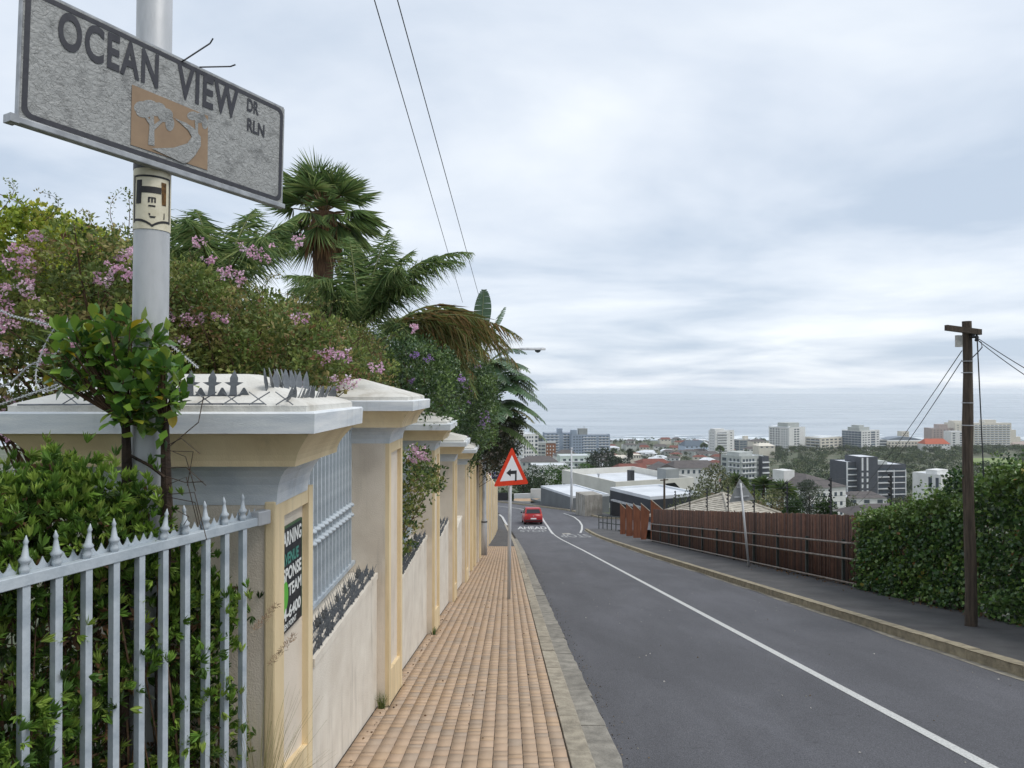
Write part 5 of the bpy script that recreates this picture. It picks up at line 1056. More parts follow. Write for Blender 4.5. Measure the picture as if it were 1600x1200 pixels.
# ================================================================== TOWN BELOW
M_w = mat('render_white', lin(222, 222, 220), lin(206, 206, 203), .4, .85); M_cr2 = mat('render_cream', lin(218, 212, 199), lin(204, 197, 183), .4, .85); M_g = mat('render_grey', lin(150, 153, 152), lin(136, 140, 140), .4, .85)
M_lb = mat('render_bluegrey', lin(150, 162, 178), lin(136, 150, 168), .3, .85); M_dg = mat('render_charcoal', lin(76, 80, 88), lin(66, 70, 78), .4, .8); M_brk = mat('brown_brick', lin(150, 104, 76), lin(126, 86, 64), .8, .9); M_pk = mat('render_pinkish', lin(172, 158, 152), lin(158, 144, 138), .4, .85)
M_win = mat('window_glass', lin(56, 64, 74), lin(78, 88, 98), .15, .15, spec=.6); M_gg = mat('glass_wall', lin(70, 84, 100), lin(94, 108, 122), .3, .15, spec=.7); M_rw = mat('roof_white', lin(214, 218, 222), lin(196, 200, 205), .5, .6); M_rr = mat('roof_red', lin(124, 74, 62), lin(104, 62, 54), .6, .9); M_rg = mat('roof_slate', lin(98, 92, 90), lin(82, 78, 78), .6, .9); M_ro = mat('roof_orange', lin(178, 94, 68), lin(160, 84, 62), .5, .9); M_bd = mat('balcony_white', lin(226, 228, 228), lin(212, 214, 216), .4, .8); M_rb = mat('roof_blue', lin(120, 130, 142), rough=.7); M_lg = mat('render_palegrey', lin(180, 184, 180), lin(166, 170, 167), .4, .85)
WIN = {}
def winmesh(m):
    if m.name not in WIN: WIN[m.name] = MB().box((0, 0, 0), (1, 1, 1)).mesh('window', m)
    return WIN[m.name]
def bld(name, label, xl, xc, xr, ytop, d, a=.4, D=14, wall=None, roof=None, front=None, left=None, bands=(), plants=(), cat='building', fh=3.0, group=None, sink=1.5, par=.5, parm=None):
    """flat roofed block: near upright edge at pixel xc / distance d; front runs to xr, left face to xl; top edge at pixel ytop"""
    p = P(xc, ytop, d); zb = min(zt(p.x, d), zt(p.x, d + D)) - sink; H = p.z - zb
    ur, ul = (xr - 800) / F, (xl - 800) / F; W = (ur * d - p.x) / (math.cos(a) - ur * math.sin(a))
    if xl < xc: D = (p.x - ul * d) / (math.sin(a) + ul * math.cos(a))
    t = thing(name, label, cat, (p.x, d, zb), a, group)
    MB().bb(0, W, 0, D, 0, H - par).build('wall', wall, t, world=False)
    m = MB(); w_ = .25
    m.bb(0, W, 0, w_, H - par, H); m.bb(0, W, D - w_, D, H - par, H); m.bb(0, w_, w_, D - w_, H - par, H); m.bb(W - w_, W, w_, D - w_, H - par, H); m.build('parapet', parm or wall, t, world=False)['kind'] = 'stuff'
    MB().bb(w_, W - w_, w_, D - w_, H - par, H - par + .12).build('roof', roof or M_rw, t, world=False)
    def grid(face, spec):
        for (c0, c1, nc, nr, wf, hf, mm, top) in spec:
            L_ = W if face == 'f' else D; me = winmesh(mm)
            for i in range(nc):
                for j in range(nr):
                    u = L_ * (c0 + (c1 - c0) * (i + .5) / nc); ww = L_ * (c1 - c0) / nc * wf; z = H - par - top - fh * (j + .5); hh_ = fh * hf
                    if z - hh_ / 2 < .3: continue
                    o = link('window', me, t)
                    if face == 'f': o.location = (u, -.02, z); o.scale = (ww, .14, hh_)
                    else: o.location = (-.02, D - u, z); o.scale = (.14, ww, hh_)
    grid('f', front or []); grid('l', left or [])
    for (face, c0, c1, nr, h_, pro, mm, top) in bands:
        for j in range(nr):
            z = H - par - top - fh * (j + 1)
            if z < .5: continue
            if face == 'f': MB().bb(W * c0, W * c1, -pro, -.002, z, z + h_).build('balcony', mm, t, world=False)
            else: MB().bb(-pro, -.002, D * (1 - c1), D * (1 - c0), z, z + h_).build('balcony', mm, t, world=False)
    for (u0, u1, v0, v1, h_, mm) in plants: MB().bb(W * u0, W * u1, D * v0, D * v1, H - par + .1, H + h_).build('roof_plant', mm, t, world=False)
    t['W'] = W; t['D'] = D; t['H'] = H
    for k in ('W', 'D', 'H'): del t[k]
    return t, W, D, H
def house(name, label, x0, x1, ye, yr, d, D=9, a=.2, wall=None, roof=None, hip=.3, win=4, group=None, gable_front=False, cat='house'):
    p = P(x0, ye, d); zb = min(zt(p.x, d), zt(p.x, d + D)) - 1.5; H = max(1.5, p.z - zb); W = (x1 - x0) * d / F / math.cos(a); R = P(x0, yr, d).z - p.z
    t = thing(name, label, cat, (p.x, d, zb), a, group); MB().bb(0, W, 0, D, 0, H).build('wall', wall, t, world=False)
    o = .35; h_ = W * hip
    if gable_front: v = [(-o, -o, H), (W + o, -o, H), (W + o, D + o, H), (-o, D + o, H), (W / 2, -o, H + R), (W / 2, D + o, H + R)]; f = [(0, 1, 4), (2, 3, 5), (0, 4, 5, 3), (1, 2, 5, 4), (3, 2, 1, 0)]
    else: v = [(-o, -o, H), (W + o, -o, H), (W + o, D + o, H), (-o, D + o, H), (h_, D / 2, H + R), (W - h_, D / 2, H + R)]; f = [(0, 1, 5, 4), (2, 3, 4, 5), (1, 2, 5), (3, 0, 4), (3, 2, 1, 0)]
    MB().add(v, f).build('roof', roof, t, world=False)
    me = winmesh(M_win)
    for i in range(win):
        ob = link('window', me, t); ob.location = (W * (i + .5) / win, -.02, H - 1.3); ob.scale = (W / win * .4, .12, 1.3)
    return t
# --- white roofed house complex beyond the junction
t, W, D, H = bld('grey_house', 'low charcoal grey house wing with white flat roof beside the road bend', 845, 895, 952, 775, 82, .36, wall=mat('grey_wall', lin(112, 116, 118), lin(98, 102, 104), .5, .85), par=.25, parm=M_rw)
bld('concrete_wall_block', 'stained bare concrete wall block at the garage entrance', 914, 914, 941, 774, 73, .28, 2.6, wall=M_conc, roof=M_conc, par=.1, cat='wall')
t, W, D, H = bld('garage_wing', 'dark garage wing with wide white roof behind the rusty screen', 953, 1016, 1098, 776, 66, .42, wall=mat('garage_dark', lin(52, 56, 64), lin(42, 46, 52), .5, .6), par=.3, parm=M_rw, front=[(.04, .96, 3, 1, .8, .5, M_win, .7)], left=[(.05, .95, 1, 1, .95, .62, mat('garage_opening', lin(24, 26, 30), rough=.6), .55)], fh=3.0)
MB().bb(-.35, -.02, D * .1, D * .9, H - 1.25, H - 1.1).build('canopy', M_galv, t, world=False)
t, W, D, H = bld('white_house', 'large modern white house with wide flat roof and clerestory slots', 878, 962, 1084, 753, 96, .40, wall=mat('white_wall', lin(214, 212, 204), lin(200, 198, 190), .4, .85), par=1.0, front=[(.3, .8, 3, 1, .5, .3, M_win, .9)], left=[(.03, .45, 1, 1, .96, .35, M_win, .25), (.52, .97, 1, 1, .96, .35, M_win, .25)], fh=2.6)
MB().bb(W * .34, W * .39, D * .2, D * .2 + .9, H - .8, H + 1.0).build('chimney', M_dk, t, world=False); MB().lathe((W * .08, D * .4, H - .8), [(.25, 0), (.12, .3), (.12, .9), (.2, 1.0), (.2, 1.2)], 8).build('roof_vent', M_galv, t, world=False)
MB().bb(W * .72, W * .72 + 2.2, D * .1, D * .1 + 2.2, H - .8, H + 1.1).build('stair_box', M_g, t, world=False)
c = P(1040, 764, 80); sp = thing('solar_heater', 'tilted dark solar collector panel on the white roof', 'solar panel', (c.x, 80, c.z - .6), .3)
sp.location.z = P(1052, 768, 80).z - .4
MB().add([(0, 0, 1.3), (1.0, -.3, 1.4), (2.3, -.3, .15), (1.3, 0, .05), (0, .1, 1.24), (1.0, -.2, 1.34), (2.3, -.2, .09), (1.3, .1, 0)], [(0, 1, 2, 3), (7, 6, 5, 4), (0, 4, 5, 1), (1, 5, 6, 2), (2, 6, 7, 3), (3, 7, 4, 0)]).build('panel', M_dk, sp, world=False); MB().tube([(.1, .2, 0), (.1, .1, 1.25)], .04, 5).build('leg', M_galv, sp, world=False); MB().tube([(1.2, .2, -.4), (1.3, .05, .1)], .04, 5).build('leg', M_galv, sp, world=False)
b = P(1038, 812, 58); b.z = zt(b.x, 58); tp_ = P(1038, 748, 58); t = thing('wooden_post', 'thin wooden service pole in front of the white roofs', 'pole', b); MB().tube([b - Vector((0, 0, .3)), tp_], [.11, .08], 8).build('shaft', M_wood, t); MB().box((tp_.x, tp_.y, tp_.z - .1), (.8, .08, .08), .5).build('crossarm', M_wood, t)
# ramp wall, white garden wall, gate and paving behind the car
def wallrun(name, label, pts, th, m, cat='wall'):
    """pts: (x,y_top,d,z_bottom)"""
    V = []; t = None; mb = MB(); r_ = []
    for x, y, d, zb in pts:
        p = P(x, y, d); r_.append([(p.x, d, zb), (p.x + th * .3, d + th, zb), (p.x + th * .3, d + th, p.z), (p.x, d, p.z)])
    mb.rings(r_); return props(mb.build(name, m), label, cat)
wallrun('ramp_wall', 'sloping dark grey ramp wall along the bend', [(829, 779, 99, zr(99) - .5), (860, 788, 89, zr(89) - .5), (892, 797, 81.5, zr(81.5) - .5)], .3, mat('grey_wall', (0, 0, 0, 1)))
wallrun('garden_wall', 'white garden wall behind the red car', [(803, 772, 106, zr(106) - 1), (829, 771, 105, zr(105) - 1), (829, 764, 105.2, zr(105) - 1), (848, 764, 104, zr(104) - 1)], .4, M_w)
wallrun('gate', 'dark metal gate at the end of the boundary wall', [(771, 770, 100, zr(100) - .5), (793, 770, 100, zr(100) - .5)], .1, M_dk, 'gate')
sheet('driveway', [(97, 1.2, 3.2), (99, .2, 3.0), (104, .4, 4.2)], mat('driveway_paving', lin(178, 150, 120), lin(160, 134, 106), 1, .9), lambda X, Y: zr(Y) + .09)
# tiled pyramid roof behind the fence
ap = P(1130, 772, 45); zl = P(1055, 803, 45).z - .3; R = 3.3
hs = thing('bungalow', 'house with pale grey tiled pyramid roof just behind the brown fence', 'house', (ap.x, ap.y, zt(ap.x, ap.y)), .62)
bz = hs.location.z; MB().bb(-R + .5, R - .5, -R + .5, R - .5, -1, zl - bz).build('wall', M_cr2, hs, world=False)
M_tile = mat('roof_tile', lin(186, 180, 168), lin(146, 140, 130), 3, .9, .3, 20, c3=lin(170, 164, 152)); NR = 17
for s in range(4):
    for j in range(NR):
        u0, u1 = j / NR, (j + 1) / NR; h_ = ap.z - zl; m = MB(); r0, r1 = R * (1 - u0), R * (1 - u1); z0, z1 = zl - bz + h_ * u0, zl - bz + h_ * u1
        V = [(-r0, -r0, z0), (r0, -r0, z0), (r1, -r1, z1), (-r1, -r1, z1), (-r0, -r0, z0 + .05), (r0, -r0, z0 + .05), (r1, -r1, z1 + .012), (-r1, -r1, z1 + .012)]; cs_, sn_ = math.cos(s * PI / 2), math.sin(s * PI / 2)
        m.add([(x * cs_ - y * sn_, x * sn_ + y * cs_, z) for x, y, z in V], [(4, 5, 6, 7), (0, 1, 5, 4)]); m.build('tile_course', M_tile, hs, world=False)
for s in range(4): m = MB(); m.tube([(R * math.cos(s * PI / 2 + PI / 4) * 1.414, R * math.sin(s * PI / 2 + PI / 4) * 1.414, zl - bz + .06), (0, 0, ap.z - bz + .06)], .09, 6); m.build('ridge', M_tile, hs, world=False)
c = P(1345, 810, 30); house('shed', 'small grey roof showing above the fence beside the ivy', 1352, 1440, 808, 792, 30, 1.6, .1, M_cr2, M_rg, .25, 2)
# --- apartment blocks
bld('apartment_block', 'white apartment block with tall windows behind the triangular sign', 770, 817, 841, 678, 560, .35, wall=M_w, front=[(.05, .7, 4, 6, .55, .5, M_win, .8), (.78, .97, 1, 6, .8, .6, M_win, .8)], left=[(.1, .9, 7, 6, .6, .55, M_win, .8)], bands=[('l', .0, 1, 6, .9, 1.2, M_bd, .5)], plants=[(.1, .5, .2, .6, 2.2, M_w)])
bld('apartment_block', 'blue grey slab block with stair towers, left wing', 851, 851, 893, 676, 800, .12, 14, wall=M_lb, front=[(.05, .52, 3, 9, .5, .38, M_win, .6), (.68, .98, 2, 9, .6, .38, M_win, .6)], bands=[('f', .0, .54, 9, .7, .5, M_bd, .35), ('f', .68, .98, 9, .7, .5, M_bd, .35)], plants=[(.48, .66, .0, .5, 4.5, M_lb)])
bld('apartment_block', 'blue grey slab block with many small balconies, long right wing', 893, 893, 953, 679, 790, .12, 14, wall=M_lb, front=[(.03, .4, 5, 9, .5, .38, M_win, .6), (.42, .64, 3, 9, .5, .38, M_win, .6), (.7, .98, 3, 9, .55, .38, M_win, .6)], bands=[('f', .3, .64, 9, .7, .7, M_bd, .35), ('f', .7, .98, 9, .7, .7, M_bd, .35)], plants=[(.0, .14, .0, .5, 5, M_lb), (.2, .42, .1, .7, 6.5, M_g), (.35, .36, .4, .45, 9.5, M_g)])
bld('apartment_block', 'brown brick apartment block with pale grey middle bay', 821, 821, 868, 692, 600, -.08, 14, wall=M_brk, front=[(.02, .34, 3, 6, .35, .4, M_win, .8), (.68, .98, 3, 6, .35, .4, M_bd, .8)], plants=[(.0, 1, .0, 1, .3, M_g)], fh=2.9)
_t_, W, D, H = bld('apartment_block', 'pale grey stairwell bay standing before the brown brick block', 838, 838, 853, 691.5, 598, -.08, 2, wall=M_lg, front=[(.05, .95, 2, 6, .8, .45, M_win, .8)], fh=2.9)
bld('office_block', 'dark low block between the white and blue grey apartments', 841, 841, 853, 681, 830, .1, 12, wall=M_dg, front=[(.05, .95, 4, 5, .8, .4, M_win, .5)])
bld('apartment_tower', 'slim white tower with curved balconies near the shore', 1107, 1118, 1147, 673, 800, .45, wall=M_w, front=[(.1, .6, 1, 9, .98, .4, M_win, .9), (.72, .95, 1, 9, .35, .3, M_win, .9)], left=[(.2, .8, 2, 9, .3, .3, M_win, .9)], bands=[('f', .08, .62, 9, .9, 1.3, M_bd, .5)], plants=[(.0, .5, .1, .8, 2, M_w)])
bld('hotel_block', 'low grey glass fronted block right of the slim white tower', 1147, 1155, 1172, 687, 860, .4, wall=M_g, front=[(.05, .95, 3, 4, .85, .6, M_gg, .8)], left=[(.05, .95, 2, 4, .85, .6, M_gg, .8)], plants=[(.6, .9, .2, .7, 4, M_cr2)])
house('beach_house', 'cream house with small square windows left of the tall white tower', 1177, 1199, 690, 687, 830, 16, .1, M_cr2, M_rg, .2, 4)
house('beach_house', 'wide cream house below the tall white tower', 1186, 1212, 697, 693, 780, 16, .1, M_cr2, M_cr2, .2, 3)
house('blue_house', 'pale blue and white gabled block with dark roof near the shore', 1070, 1109, 697, 689, 830, 18, .2, mat('render_paleblue', lin(186, 200, 216), lin(174, 188, 206), .4, .85), mat('roof_bluegrey', lin(88, 100, 112), rough=.9), .15, 5)
t, W, D, H = bld('apartment_tower', 'tall white tower with slanted pale roof and dark vertical slots', 1201, 1233, 1258, 668, 880, .55, wall=M_w, front=[(.28, .64, 2, 11, .7, .5, M_win, .8), (.05, .2, 1, 1, .9, 10, M_dg, 14.5), (.86, .97, 1, 1, .9, 10, M_dg, 14.5)], left=[(.05, .3, 2, 11, .6, .5, M_win, .8), (.33, .56, 2, 11, .6, .5, M_win, .8), (.6, .95, 3, 11, .4, .38, M_win, .8)], plants=[(.05, .75, .1, .6, 5.5, M_lg)])
MB().add([(-.5, -.5, H), (-.5, D + .5, H), (W * .7, D * .5, H + 5.5), (W * .7, D * .3, H + 5.5), (W, D, H)], [(0, 3, 2, 1), (1, 2, 4)]).build('sloping_roof', M_rw, t, world=False)
bld('apartment_block', 'long cream low block with white roof between the two shore towers', 1258, 1282, 1316, 684, 880, .5, wall=M_cr2, front=[(.02, .98, 5, 4, .6, .4, M_win, .6)], left=[(.05, .95, 3, 4, .85, .4, M_win, .6)], bands=[('l', 0, 1, 4, .8, 1, M_bd, .4)], fh=3.6)
bld('office_tower', 'dark glass and white tower with rooftop plant room', 1315, 1346, 1374, 673, 880, .55, wall=M_w, front=[(.04, .3, 2, 9, .6, .38, M_win, .8), (.34, .48, 1, 9, .8, .38, M_win, .8), (.52, .76, 1, 9, .95, .7, M_gg, .8), (.82, .97, 1, 9, .7, .38, M_win, .8)], left=[(.01, .99, 6, 9, .94, .86, M_gg, .5)], plants=[(.0, .55, .1, .7, 4, M_lg), (.1, .35, .2, .6, 6.5, M_lg)])
bld('apartment_block', 'low grey balconied block right of the dark glass tower', 1374, 1374, 1386, 687, 900, .1, 12, wall=M_g, front=[(.05, .95, 1, 4, .9, .45, M_win, .5)], bands=[('f', 0, 1, 4, .8, .8, M_bd, .3)], fh=3.4)
bld('apartment_block', 'cream terrace block with small windows below the blue roof', 1386, 1386, 1450, 689, 900, .05, 12, wall=M_cr2, front=[(.02, .98, 12, 3, .5, .4, M_win, .5)], fh=3.6)
t = thing('sports_hall', 'long low hall with curved blue roof near the shore', 'hall', (P(1386, 690, 960).x, 960, zt(480, 960) - 1)); zz = P(1386, 688, 960).z; W = 54 / F * 960; bz = t.location.z
MB().bb(0, W, 0, 20, 0, zz - bz).build('wall', M_lb, t, world=False); MB().rings([[(W * u, -.5, zz - bz), (W * u, 20.5, zz - bz), (W * u, 20.5, zz - bz + 4.5 * math.sin(PI * u) ** .7 + .1), (W * u, -.5, zz - bz + 4.5 * math.sin(PI * u) ** .7 + .1)] for u in np.linspace(.01, .99, 14)]).build('roof', M_rb, t, world=False)
bld('apartment_tower', 'small cream tower rising behind the curved blue roof', 1409, 1409, 1420, 674, 1000, .1, 10, wall=M_cr2, front=[(.1, .9, 3, 4, .4, .3, M_win, .8)])
house('school_hall', 'long building with bright orange tiled roof beside the pinkish tower', 1446, 1486, 694, 686, 880, 16, .05, M_w, M_ro, .12, 8)
bld('apartment_tower', 'pinkish grey stepped tower left of the utility pole', 1456, 1456, 1490, 669, 960, .1, 16, wall=M_pk, front=[(.05, .95, 6, 8, .35, .35, M_win, .8)], plants=[(.38, .75, .1, .8, 5, M_pk)])
bld('apartment_tower', 'narrow brown and white striped tower beside the utility pole', 1486, 1486, 1508, 674, 930, .1, 14, wall=M_w, front=[(.1, .3, 1, 8, .8, .5, M_win, .8), (.6, .95, 1, 8, .9, .5, M_win, .8), (.33, .52, 1, 1, 1, 8, M_brk, 11.5)])
t, W, D, H = bld('apartment_complex', 'broad cream and white balconied complex right of the utility pole', 1492, 1492, 1580, 661, 960, .06, 22, wall=M_cr2, front=[(.34, .98, 9, 10, .7, .42, M_win, 1.2), (.02, .3, 4, 10, .3, .3, M_win, 1.2)], bands=[('f', .34, .97, 10, 1.0, 1.2, M_bd, .9)], plants=[(.0, .16, .1, .6, 3, M_cr2), (.55, .75, .1, .6, 4, M_cr2)], fh=3.1)
MB().bb(W, W * 1.08, 0, D, 0, H * .72).build('step_wing', M_cr2, t, world=False); MB().bb(W * 1.08, W * 1.16, 0, D, 0, H * .45).build('step_wing', M_cr2, t, world=False)
house('beach_house', 'small pale houses row at the right edge by the shore', 1582, 1640, 695, 690, 960, 14, .0, M_cr2, M_pk, .1, 6)
# --- middle distance
t, W, D, H = bld('apartment_tower', 'charcoal tower with white floor bands, left half of the dark pair', 1323, 1323, 1347, 722, 392, .14, 16, wall=M_dg, front=[(.03, .97, 4, 9, .85, .42, M_win, .5)], bands=[('f', 0, 1, 9, .55, .9, M_bd, .2)], fh=3.25)
MB().bb(-.3, .1, -.9, 0, 0, H).build('corner_fin', M_bd, t, world=False)
t, W, D, H = bld('apartment_tower', 'taller charcoal stair tower with two white window strips', 1344, 1344, 1371, 714, 389, .14, 14, wall=M_dg, par=.3)
for u in (.08, .36):
    MB().bb(W * u, W * u + 1.0, -.12, 0, H - 7.5, H - .4).build('white_strip', M_bd, t, world=False)
    for j in range(8): MB().bb(W * u, W * u + 1.0, -.12, 0, H - 10.6 - j * 3.25, H - 8.6 - j * 3.25).build('stair_window', M_bd, t, world=False)
t, W, D, H = bld('apartment_tower', 'charcoal tower with white floor bands, right half of the dark pair', 1369, 1369, 1415, 726, 396, .14, 16, wall=M_dg, front=[(.03, .52, 3, 8, .85, .42, M_win, .5), (.6, .97, 2, 8, .8, .3, M_win, .5)], bands=[('f', 0, .55, 8, .55, .9, M_bd, .2), ('f', .58, .99, 8, .5, .3, M_bd, .2)], plants=[(.1, .5, .2, .7, 1.6, M_lg)], fh=3.25)
for u in (.0, .55, .97): MB().bb(W * u, W * u + .5, -.95 if u < .9 else -.35, -.9 if u < .9 else 0, 0, H - 3).build('corner_fin', M_bd, t, world=False)
bld('office_block', 'bright white cubic building partly hidden by the ivy hedge', 1425, 1470, 1503, 742, 290, .5, wall=M_w, front=[(.05, .5, 2, 3, .6, .55, M_win, .8), (.62, .95, 1, 3, .5, .5, M_win, .8)], left=[(.55, .72, 1, 1, .7, 1.2, M_win, 1.2), (.8, .95, 1, 1, .7, 1.2, M_win, 1.2)], plants=[(.1, .6, .2, .6, 1.5, M_w)], fh=3.4)
bld('apartment_block', 'pale grey apartment block with white balcony bands above the garden trees', 1126, 1158, 1192, 713, 400, .5, wall=M_lg, front=[(.05, .62, 4, 6, .6, .55, M_win, .6), (.7, .95, 2, 6, .35, .45, M_win, .6)], left=[(.05, .3, 1, 6, .8, .6, M_win, .6), (.4, .95, 3, 6, .5, .55, M_win, .6)], bands=[('f', .02, .64, 6, .5, 1.0, M_bd, .3), ('l', .4, .95, 6, .5, .8, M_bd, .3)], plants=[(.1, .7, .2, .8, 1.8, M_lg)])
bld('apartment_block', 'dark balconied end bay of the pale grey apartment block', 1191, 1191, 1201, 713, 404, .3, 8, wall=M_dg, bands=[('f', 0, 1, 6, .7, .8, M_bd, .3)])
t, W, D, H = bld('school_block', 'long white building with grey hipped roof beyond the conical trees', 1190, 1262, 1321, 764, 220, .42, wall=M_w, front=[(.05, .95, 6, 3, .4, .4, M_win, .6)], left=[(.05, .95, 6, 3, .35, .4, M_win, .6)], par=.2)
MB().add([(-.5, -.5, H), (W + .5, -.5, H), (W + .5, D + .5, H), (-.5, D + .5, H), (W * .4, D * .35, H + 3.6), (W * .4, D * .75, H + 3.6)], [(0, 1, 4), (1, 2, 5, 4), (2, 3, 5), (3, 0, 4, 5)]).build('hipped_roof', M_rg, t, world=False); MB().bb(W * .0, W * .28, D * .5, D * .75, H, H + 4.6).build('stair_box', M_w, t, world=False)
house('terrace_house', 'brown red tiled roof left of the grey gabled terrace', 968, 1019, 736, 727, 260, 12, .1, M_w, M_rr, .1, 5); house('terrace_house', 'dark red long roof behind the brown tiled house', 1005, 1052, 726, 719, 300, 12, .15, M_cr2, M_rr, .15, 5)
house('terrace_house', 'white gabled house with slate roof left of the pale grey apartments', 1054, 1126, 732, 722, 265, 12, .12, M_w, M_rg, .12, 8); house('terrace_house', 'small grey gabled villa left of the slate roofed terrace', 1022, 1062, 735, 725, 250, 9, .1, M_lg, M_rg, .4, 3, gable_front=True)
house('villa', 'cream castle like villa with square windows among the trees', 986, 1002, 711, 710, 480, 10, .1, M_cr2, M_cr2, .1, 4); house('villa', 'low cream villa left of the dark cypress', 960, 984, 716, 712, 470, 10, .1, M_cr2, M_cr2, .2, 4)
bld('apartment_block', 'pale green and white balconied block below the blue grey slab', 875, 875, 925, 712, 420, .1, 12, wall=mat('render_palegreen', lin(202, 212, 204), lin(188, 200, 192), .4, .85), front=[(.05, .95, 5, 4, .5, .45, M_win, .6)], bands=[('f', 0, 1, 4, .6, .8, M_bd, .3)])
house('villa', 'grey hipped roof house before the brown brick block', 868, 906, 713, 704, 470, 12, .1, M_w, M_rg, .3, 4); bld('depot', 'white flat roofed shed above the green trees', 832, 832, 887, 727, 330, .05, 12, wall=M_w, front=[(.02, .98, 6, 1, .6, .4, M_win, .8)])
house('villa', 'pale grey house row behind the white shed', 815, 872, 722, 714, 400, 12, .05, M_lg, M_rg, .2, 7)
FH = {}
kinds = [(M_w, M_rg, 'small far white house with grey roof among the trees'), (M_cr2, M_rr, 'small far cream house with red roof among the trees'), (M_w, M_rw, 'small far white flat roofed house among the trees'), (M_lg, M_rg, 'small far grey house with slate roof among the trees')]
for i in range(116):
    d = random.uniform(430, 1060) if i < 94 else random.uniform(180, 420); x = random.uniform(830, 1190) if i < 30 else (random.uniform(925, 1115) if i < 104 else random.uniform(1195, 1330))
    if i >= 104: d = random.uniform(260, 330)
    X = (x - 800) / F * d; hgt = random.uniform(4, 7.5); zb = zt(X, d); ye = 609 + F * (EYE - (zb + hgt)) / d; k = random.randrange(4); wv = random.uniform(10, 18)
    lm_ = next(s_ for q_, s_ in ((880, 'below the white apartment block'), (955, 'below the blue grey slab block'), (1010, 'near the cream castle villa'), (1065, 'left of the blue gabled block'), (1110, 'below the blue gabled block'), (1150, 'below the slim white tower'), (1197, 'behind the pale grey apartments'), (9999, 'by the long white school building')) if x < q_)
    lab = ('distant ' if d > 700 else 'small ') + kinds[k][2].replace('small far ', '').replace('among the trees', lm_)
    FH.setdefault(lab, []).append((x, house('far_house', lab, x, x + wv * F / d, ye, ye - random.uniform(1.5, 2.8) * F / d, d, 9, random.uniform(-.4, .5), kinds[k][0], kinds[k][1], random.uniform(.05, .35), 3, 'far houses')))
for lab, ls in FH.items():
    ls.sort(key=lambda q: q[0])
    if len(ls) > 1:
        for i, (x_, o_) in enumerate(ls): o_['label'] = lab + ', ' + ['first', 'second', 'third', 'fourth', 'fifth', 'sixth', 'seventh', 'eighth', 'ninth', 'tenth', 'eleventh', 'twelfth', 'thirteenth', 'fourteenth', 'fifteenth', 'sixteenth'][i] + ' from left'
# ================================================================== TREES OF THE TOWN
G_far = [lin(70, 84, 58), lin(60, 74, 52), lin(80, 92, 62), lin(54, 66, 50), lin(88, 96, 66)]
def crowns(n, pick, hr, rr, leaf, per, cols=G_far, ncl=5):
    C = []; R_ = []
    for _ in range(n):
        X, Y = pick(); h = random.uniform(*hr); r = random.uniform(*rr); z = zt(X, Y)
        for k in range(ncl): C.append((X + random.gauss(0, r * .5), Y + random.gauss(0, r * .5), z + h - r * .6 + random.gauss(0, r * .22))); R_.append(r * random.uniform(.4, .7))
    return clumps(np.array(C), np.array(R_), per, leaf, leaf * .75, cols, jit=.16, squash=.7, tang=True, shell=.85)
def in_px(x0, x1, d0, d1, pw=1.0):
    def f():
        while True:
            d = d0 + (d1 - d0) * random.random() ** pw; x = random.uniform(x0, x1)
            if 1505 < x < 1590 and 660 < d < 790: continue
            return ((x - 800) / F * d, d)
    return f
leafobj('park_trees', [crowns(620, in_px(1205, 1700, 425, 900), (6, 9), (4, 6.5), 1.3, 26), crowns(150, in_px(1205, 1700, 860, 930), (5, 7), (3, 5), 1.3, 26), crowns(130, in_px(1400, 1700, 300, 440), (5, 8), (3.5, 5), 1.1, 26, [lin(84, 84, 62), lin(70, 78, 54)])], M_far)
leafobj('town_trees', [crowns(620, in_px(780, 1200, 240, 1080), (4.5, 8), (2.5, 4.5), .95, 24), crowns(110, in_px(1195, 1340, 255, 430), (4, 7), (2.5, 4), .8, 26), crowns(60, in_px(700, 830, 140, 400), (5, 9), (3, 5), .8, 26), crowns(46, in_px(1000, 1185, 110, 220), (3, 5), (2, 3.2), .5, 26)], M_far)
sheet('lawn', [(Y, .64 * Y, .71 * Y) for Y in range(690, 780, 20)], mat('lawn', lin(126, 140, 84), lin(104, 122, 70), .05, .95, world=True), lambda X, Y: zt(X, Y) + .6)
def tree(name, label, x, ytop, d, r, cols, ncl=40, per=46, leaf=.3, shape='round', cat='tree', trunk=.16, squash=1):
    p = P(x, ytop, d); zb = zt(p.x, d); H = p.z - zb; t = thing(name, label, cat, (p.x, d, zb)); C = []
    for k in range(ncl):
        if shape == 'cone': u = random.random() ** .8; rad = r * (1 - u * .9) * random.uniform(.5, 1); z = zb + H * (.05 + .92 * u)
        else: u = random.random(); rad = r * math.sqrt(max(.05, 1 - (2 * u - 1) ** 2)) * random.uniform(.4, 1); z = p.z - (1 - u) * min(H * .85, 2 * r * squash)
        a = random.uniform(0, 2 * PI); C.append((p.x + rad * math.cos(a), d + rad * math.sin(a), z))
    leafobj('crown', [clumps(np.array(C), r * .28, per, leaf, leaf * .6, cols, jit=.18)], M_leaf, t)
    m = MB(); m.tube([(p.x, d, zb - .3), (p.x + .1, d, zb + H * .45), (p.x, d, p.z - r * .4)], [trunk, trunk * .7, trunk * .25], 7)
    for k in range(0, ncl, 5): c = Vector(C[k]); m.tube([(p.x, d, max(zb + H * .2, c.z - r * .9)), c], [trunk * .4, trunk * .1], 4)
    m.build('trunk', M_bark, t); return t
O = [lin(112, 118, 84), lin(96, 104, 72), lin(128, 128, 92), lin(84, 92, 62)]; DG = [lin(58, 80, 42), lin(48, 70, 38), lin(70, 92, 48)]
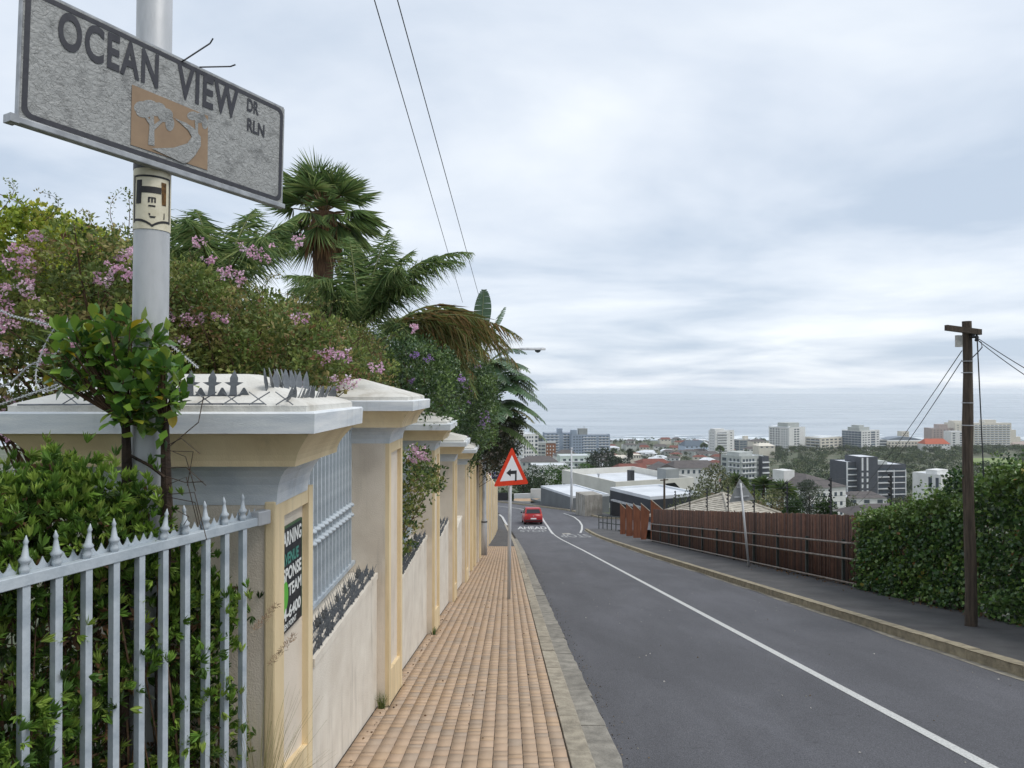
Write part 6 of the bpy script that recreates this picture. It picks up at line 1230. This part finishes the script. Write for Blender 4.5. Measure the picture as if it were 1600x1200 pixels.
tree('olive_tree', 'loose grey green tree right of the white roofs', 1118, 735, 62, 2.2, O, 60, 44, .22); tree('olive_tree', 'bushy grey green tree left of the pyramid roof', 1085, 768, 50, 1.7, O, 45, 44, .2)
tree('conifer', 'left one of two dark green conical trees behind the fence', 1240, 776, 42, 1.35, DG, 60, 50, .15, 'cone'); tree('conifer', 'right one of two dark green conical trees behind the fence', 1290, 777, 42, 1.5, DG, 66, 50, .15, 'cone')
tree('garden_tree', 'yellow green leafy tree behind the leaning sign', 1165, 768, 58, 1.6, [lin(112, 122, 60), lin(96, 110, 54), lin(130, 126, 70)], 50, 44, .2); tree('garden_tree', 'olive brown tree between leaning sign and left conifer', 1205, 772, 52, 2.0, O + [lin(120, 104, 74)], 60, 44, .2)
tree('eucalyptus', 'feathery grey tree before the long white building', 1264, 754, 120, 2.5, [lin(84, 94, 78), lin(70, 80, 68), lin(96, 104, 86)], 60, 44, .32); tree('pine_tree', 'broad dark pine left of the red roofs', 940, 706, 330, 9, [lin(62, 74, 56), lin(52, 64, 50)], 70, 46, 1.1, trunk=.5); tree('pine_tree', 'second dark pine spreading right of the broad pine', 965, 718, 320, 6, [lin(62, 74, 56), lin(52, 64, 50)], 50, 46, 1.0, trunk=.4)
tree('cypress', 'dark upright cypress beside the cream castle villa', 984, 702, 470, 4.5, [lin(50, 62, 48), lin(58, 70, 52)], 50, 40, 1.1, 'cone', trunk=.4)
for x, y, d, r, lb in ((835, 733, 135, 3.4, 'dark tree at the left of the green thicket'), (862, 729, 140, 3.6, 'bright green tree in the thicket left of the far lamp post'), (885, 732, 138, 3.2, 'bright green tree in the thicket behind the far lamp post'), (912, 728, 145, 3.6, 'bright green tree in the thicket right of the far lamp post'), (818, 742, 125, 3.6, 'low dark tree beside the triangular sign')):
    tree('thicket_tree', lb, x, y, d, r, [lin(58, 76, 44), lin(48, 64, 40)] if 'dark' in lb else [lin(96, 128, 58), lin(82, 114, 52), lin(70, 100, 48)], 70, 44, .36, squash=1.3)
def mini_palm(x, y, d, r, lb):
    p = P(x, y, d); t = thing('small_palm', lb, 'palm tree', (p.x, d, zt(p.x, d))); MB().tube([(p.x, d, t.location.z - .3), (p.x, d, p.z)], [r * .12, r * .09], 7).build('trunk', M_bark, t)
    for i in range(16): a = i * 2.4; el = [.9, .4, 0, -.3][i % 4]; n = 12; dr = np.array([[math.sin(a) * math.cos(el), math.cos(a) * math.cos(el), math.sin(el)]]) + RNG.normal(size=(n, 3)) * .25; leafobj('frond', [leaves(np.tile(np.array(p), (n, 1)), dr, r, r * .1, tints(n, [lin(84, 106, 60), lin(104, 120, 66), lin(70, 90, 54)]), .2, .3)], M_leaf, t, None)
mini_palm(1150, 752, 90, 2.0, 'dark fan palm above the leaning sign'); mini_palm(1193, 757, 70, 1.6, 'green fan palm right of the leaning sign'); mini_palm(1222, 765, 66, 1.6, 'low fan palm left of the conifers')
mini_palm(1100, 695, 780, 5, 'tall far palm before the blue house'); mini_palm(1125, 700, 620, 4.5, 'tall far palm left of the pale grey apartments'); mini_palm(959, 703, 700, 4, 'lone far palm right of the blue grey slab')
# ================================================================== HAZE
hz = MB().bb(-17000, 17000, -60, 15500, -83, 10.5); o = hz.build('haze', None); o['kind'] = 'stuff'
hm = bpy.data.materials.new('haze'); hm.use_nodes = True; t = hm.node_tree; t.nodes.remove(t.nodes['Principled BSDF']); pv = t.nodes.new('ShaderNodeVolumePrincipled'); pv.inputs['Density'].default_value = HAZE; pv.inputs['Color'].default_value = (.95, .98, 1, 1); pv.inputs['Anisotropy'].default_value = .2; t.links.new(pv.outputs[0], t.nodes['Material Output'].inputs['Volume']); o.data.materials.append(hm)
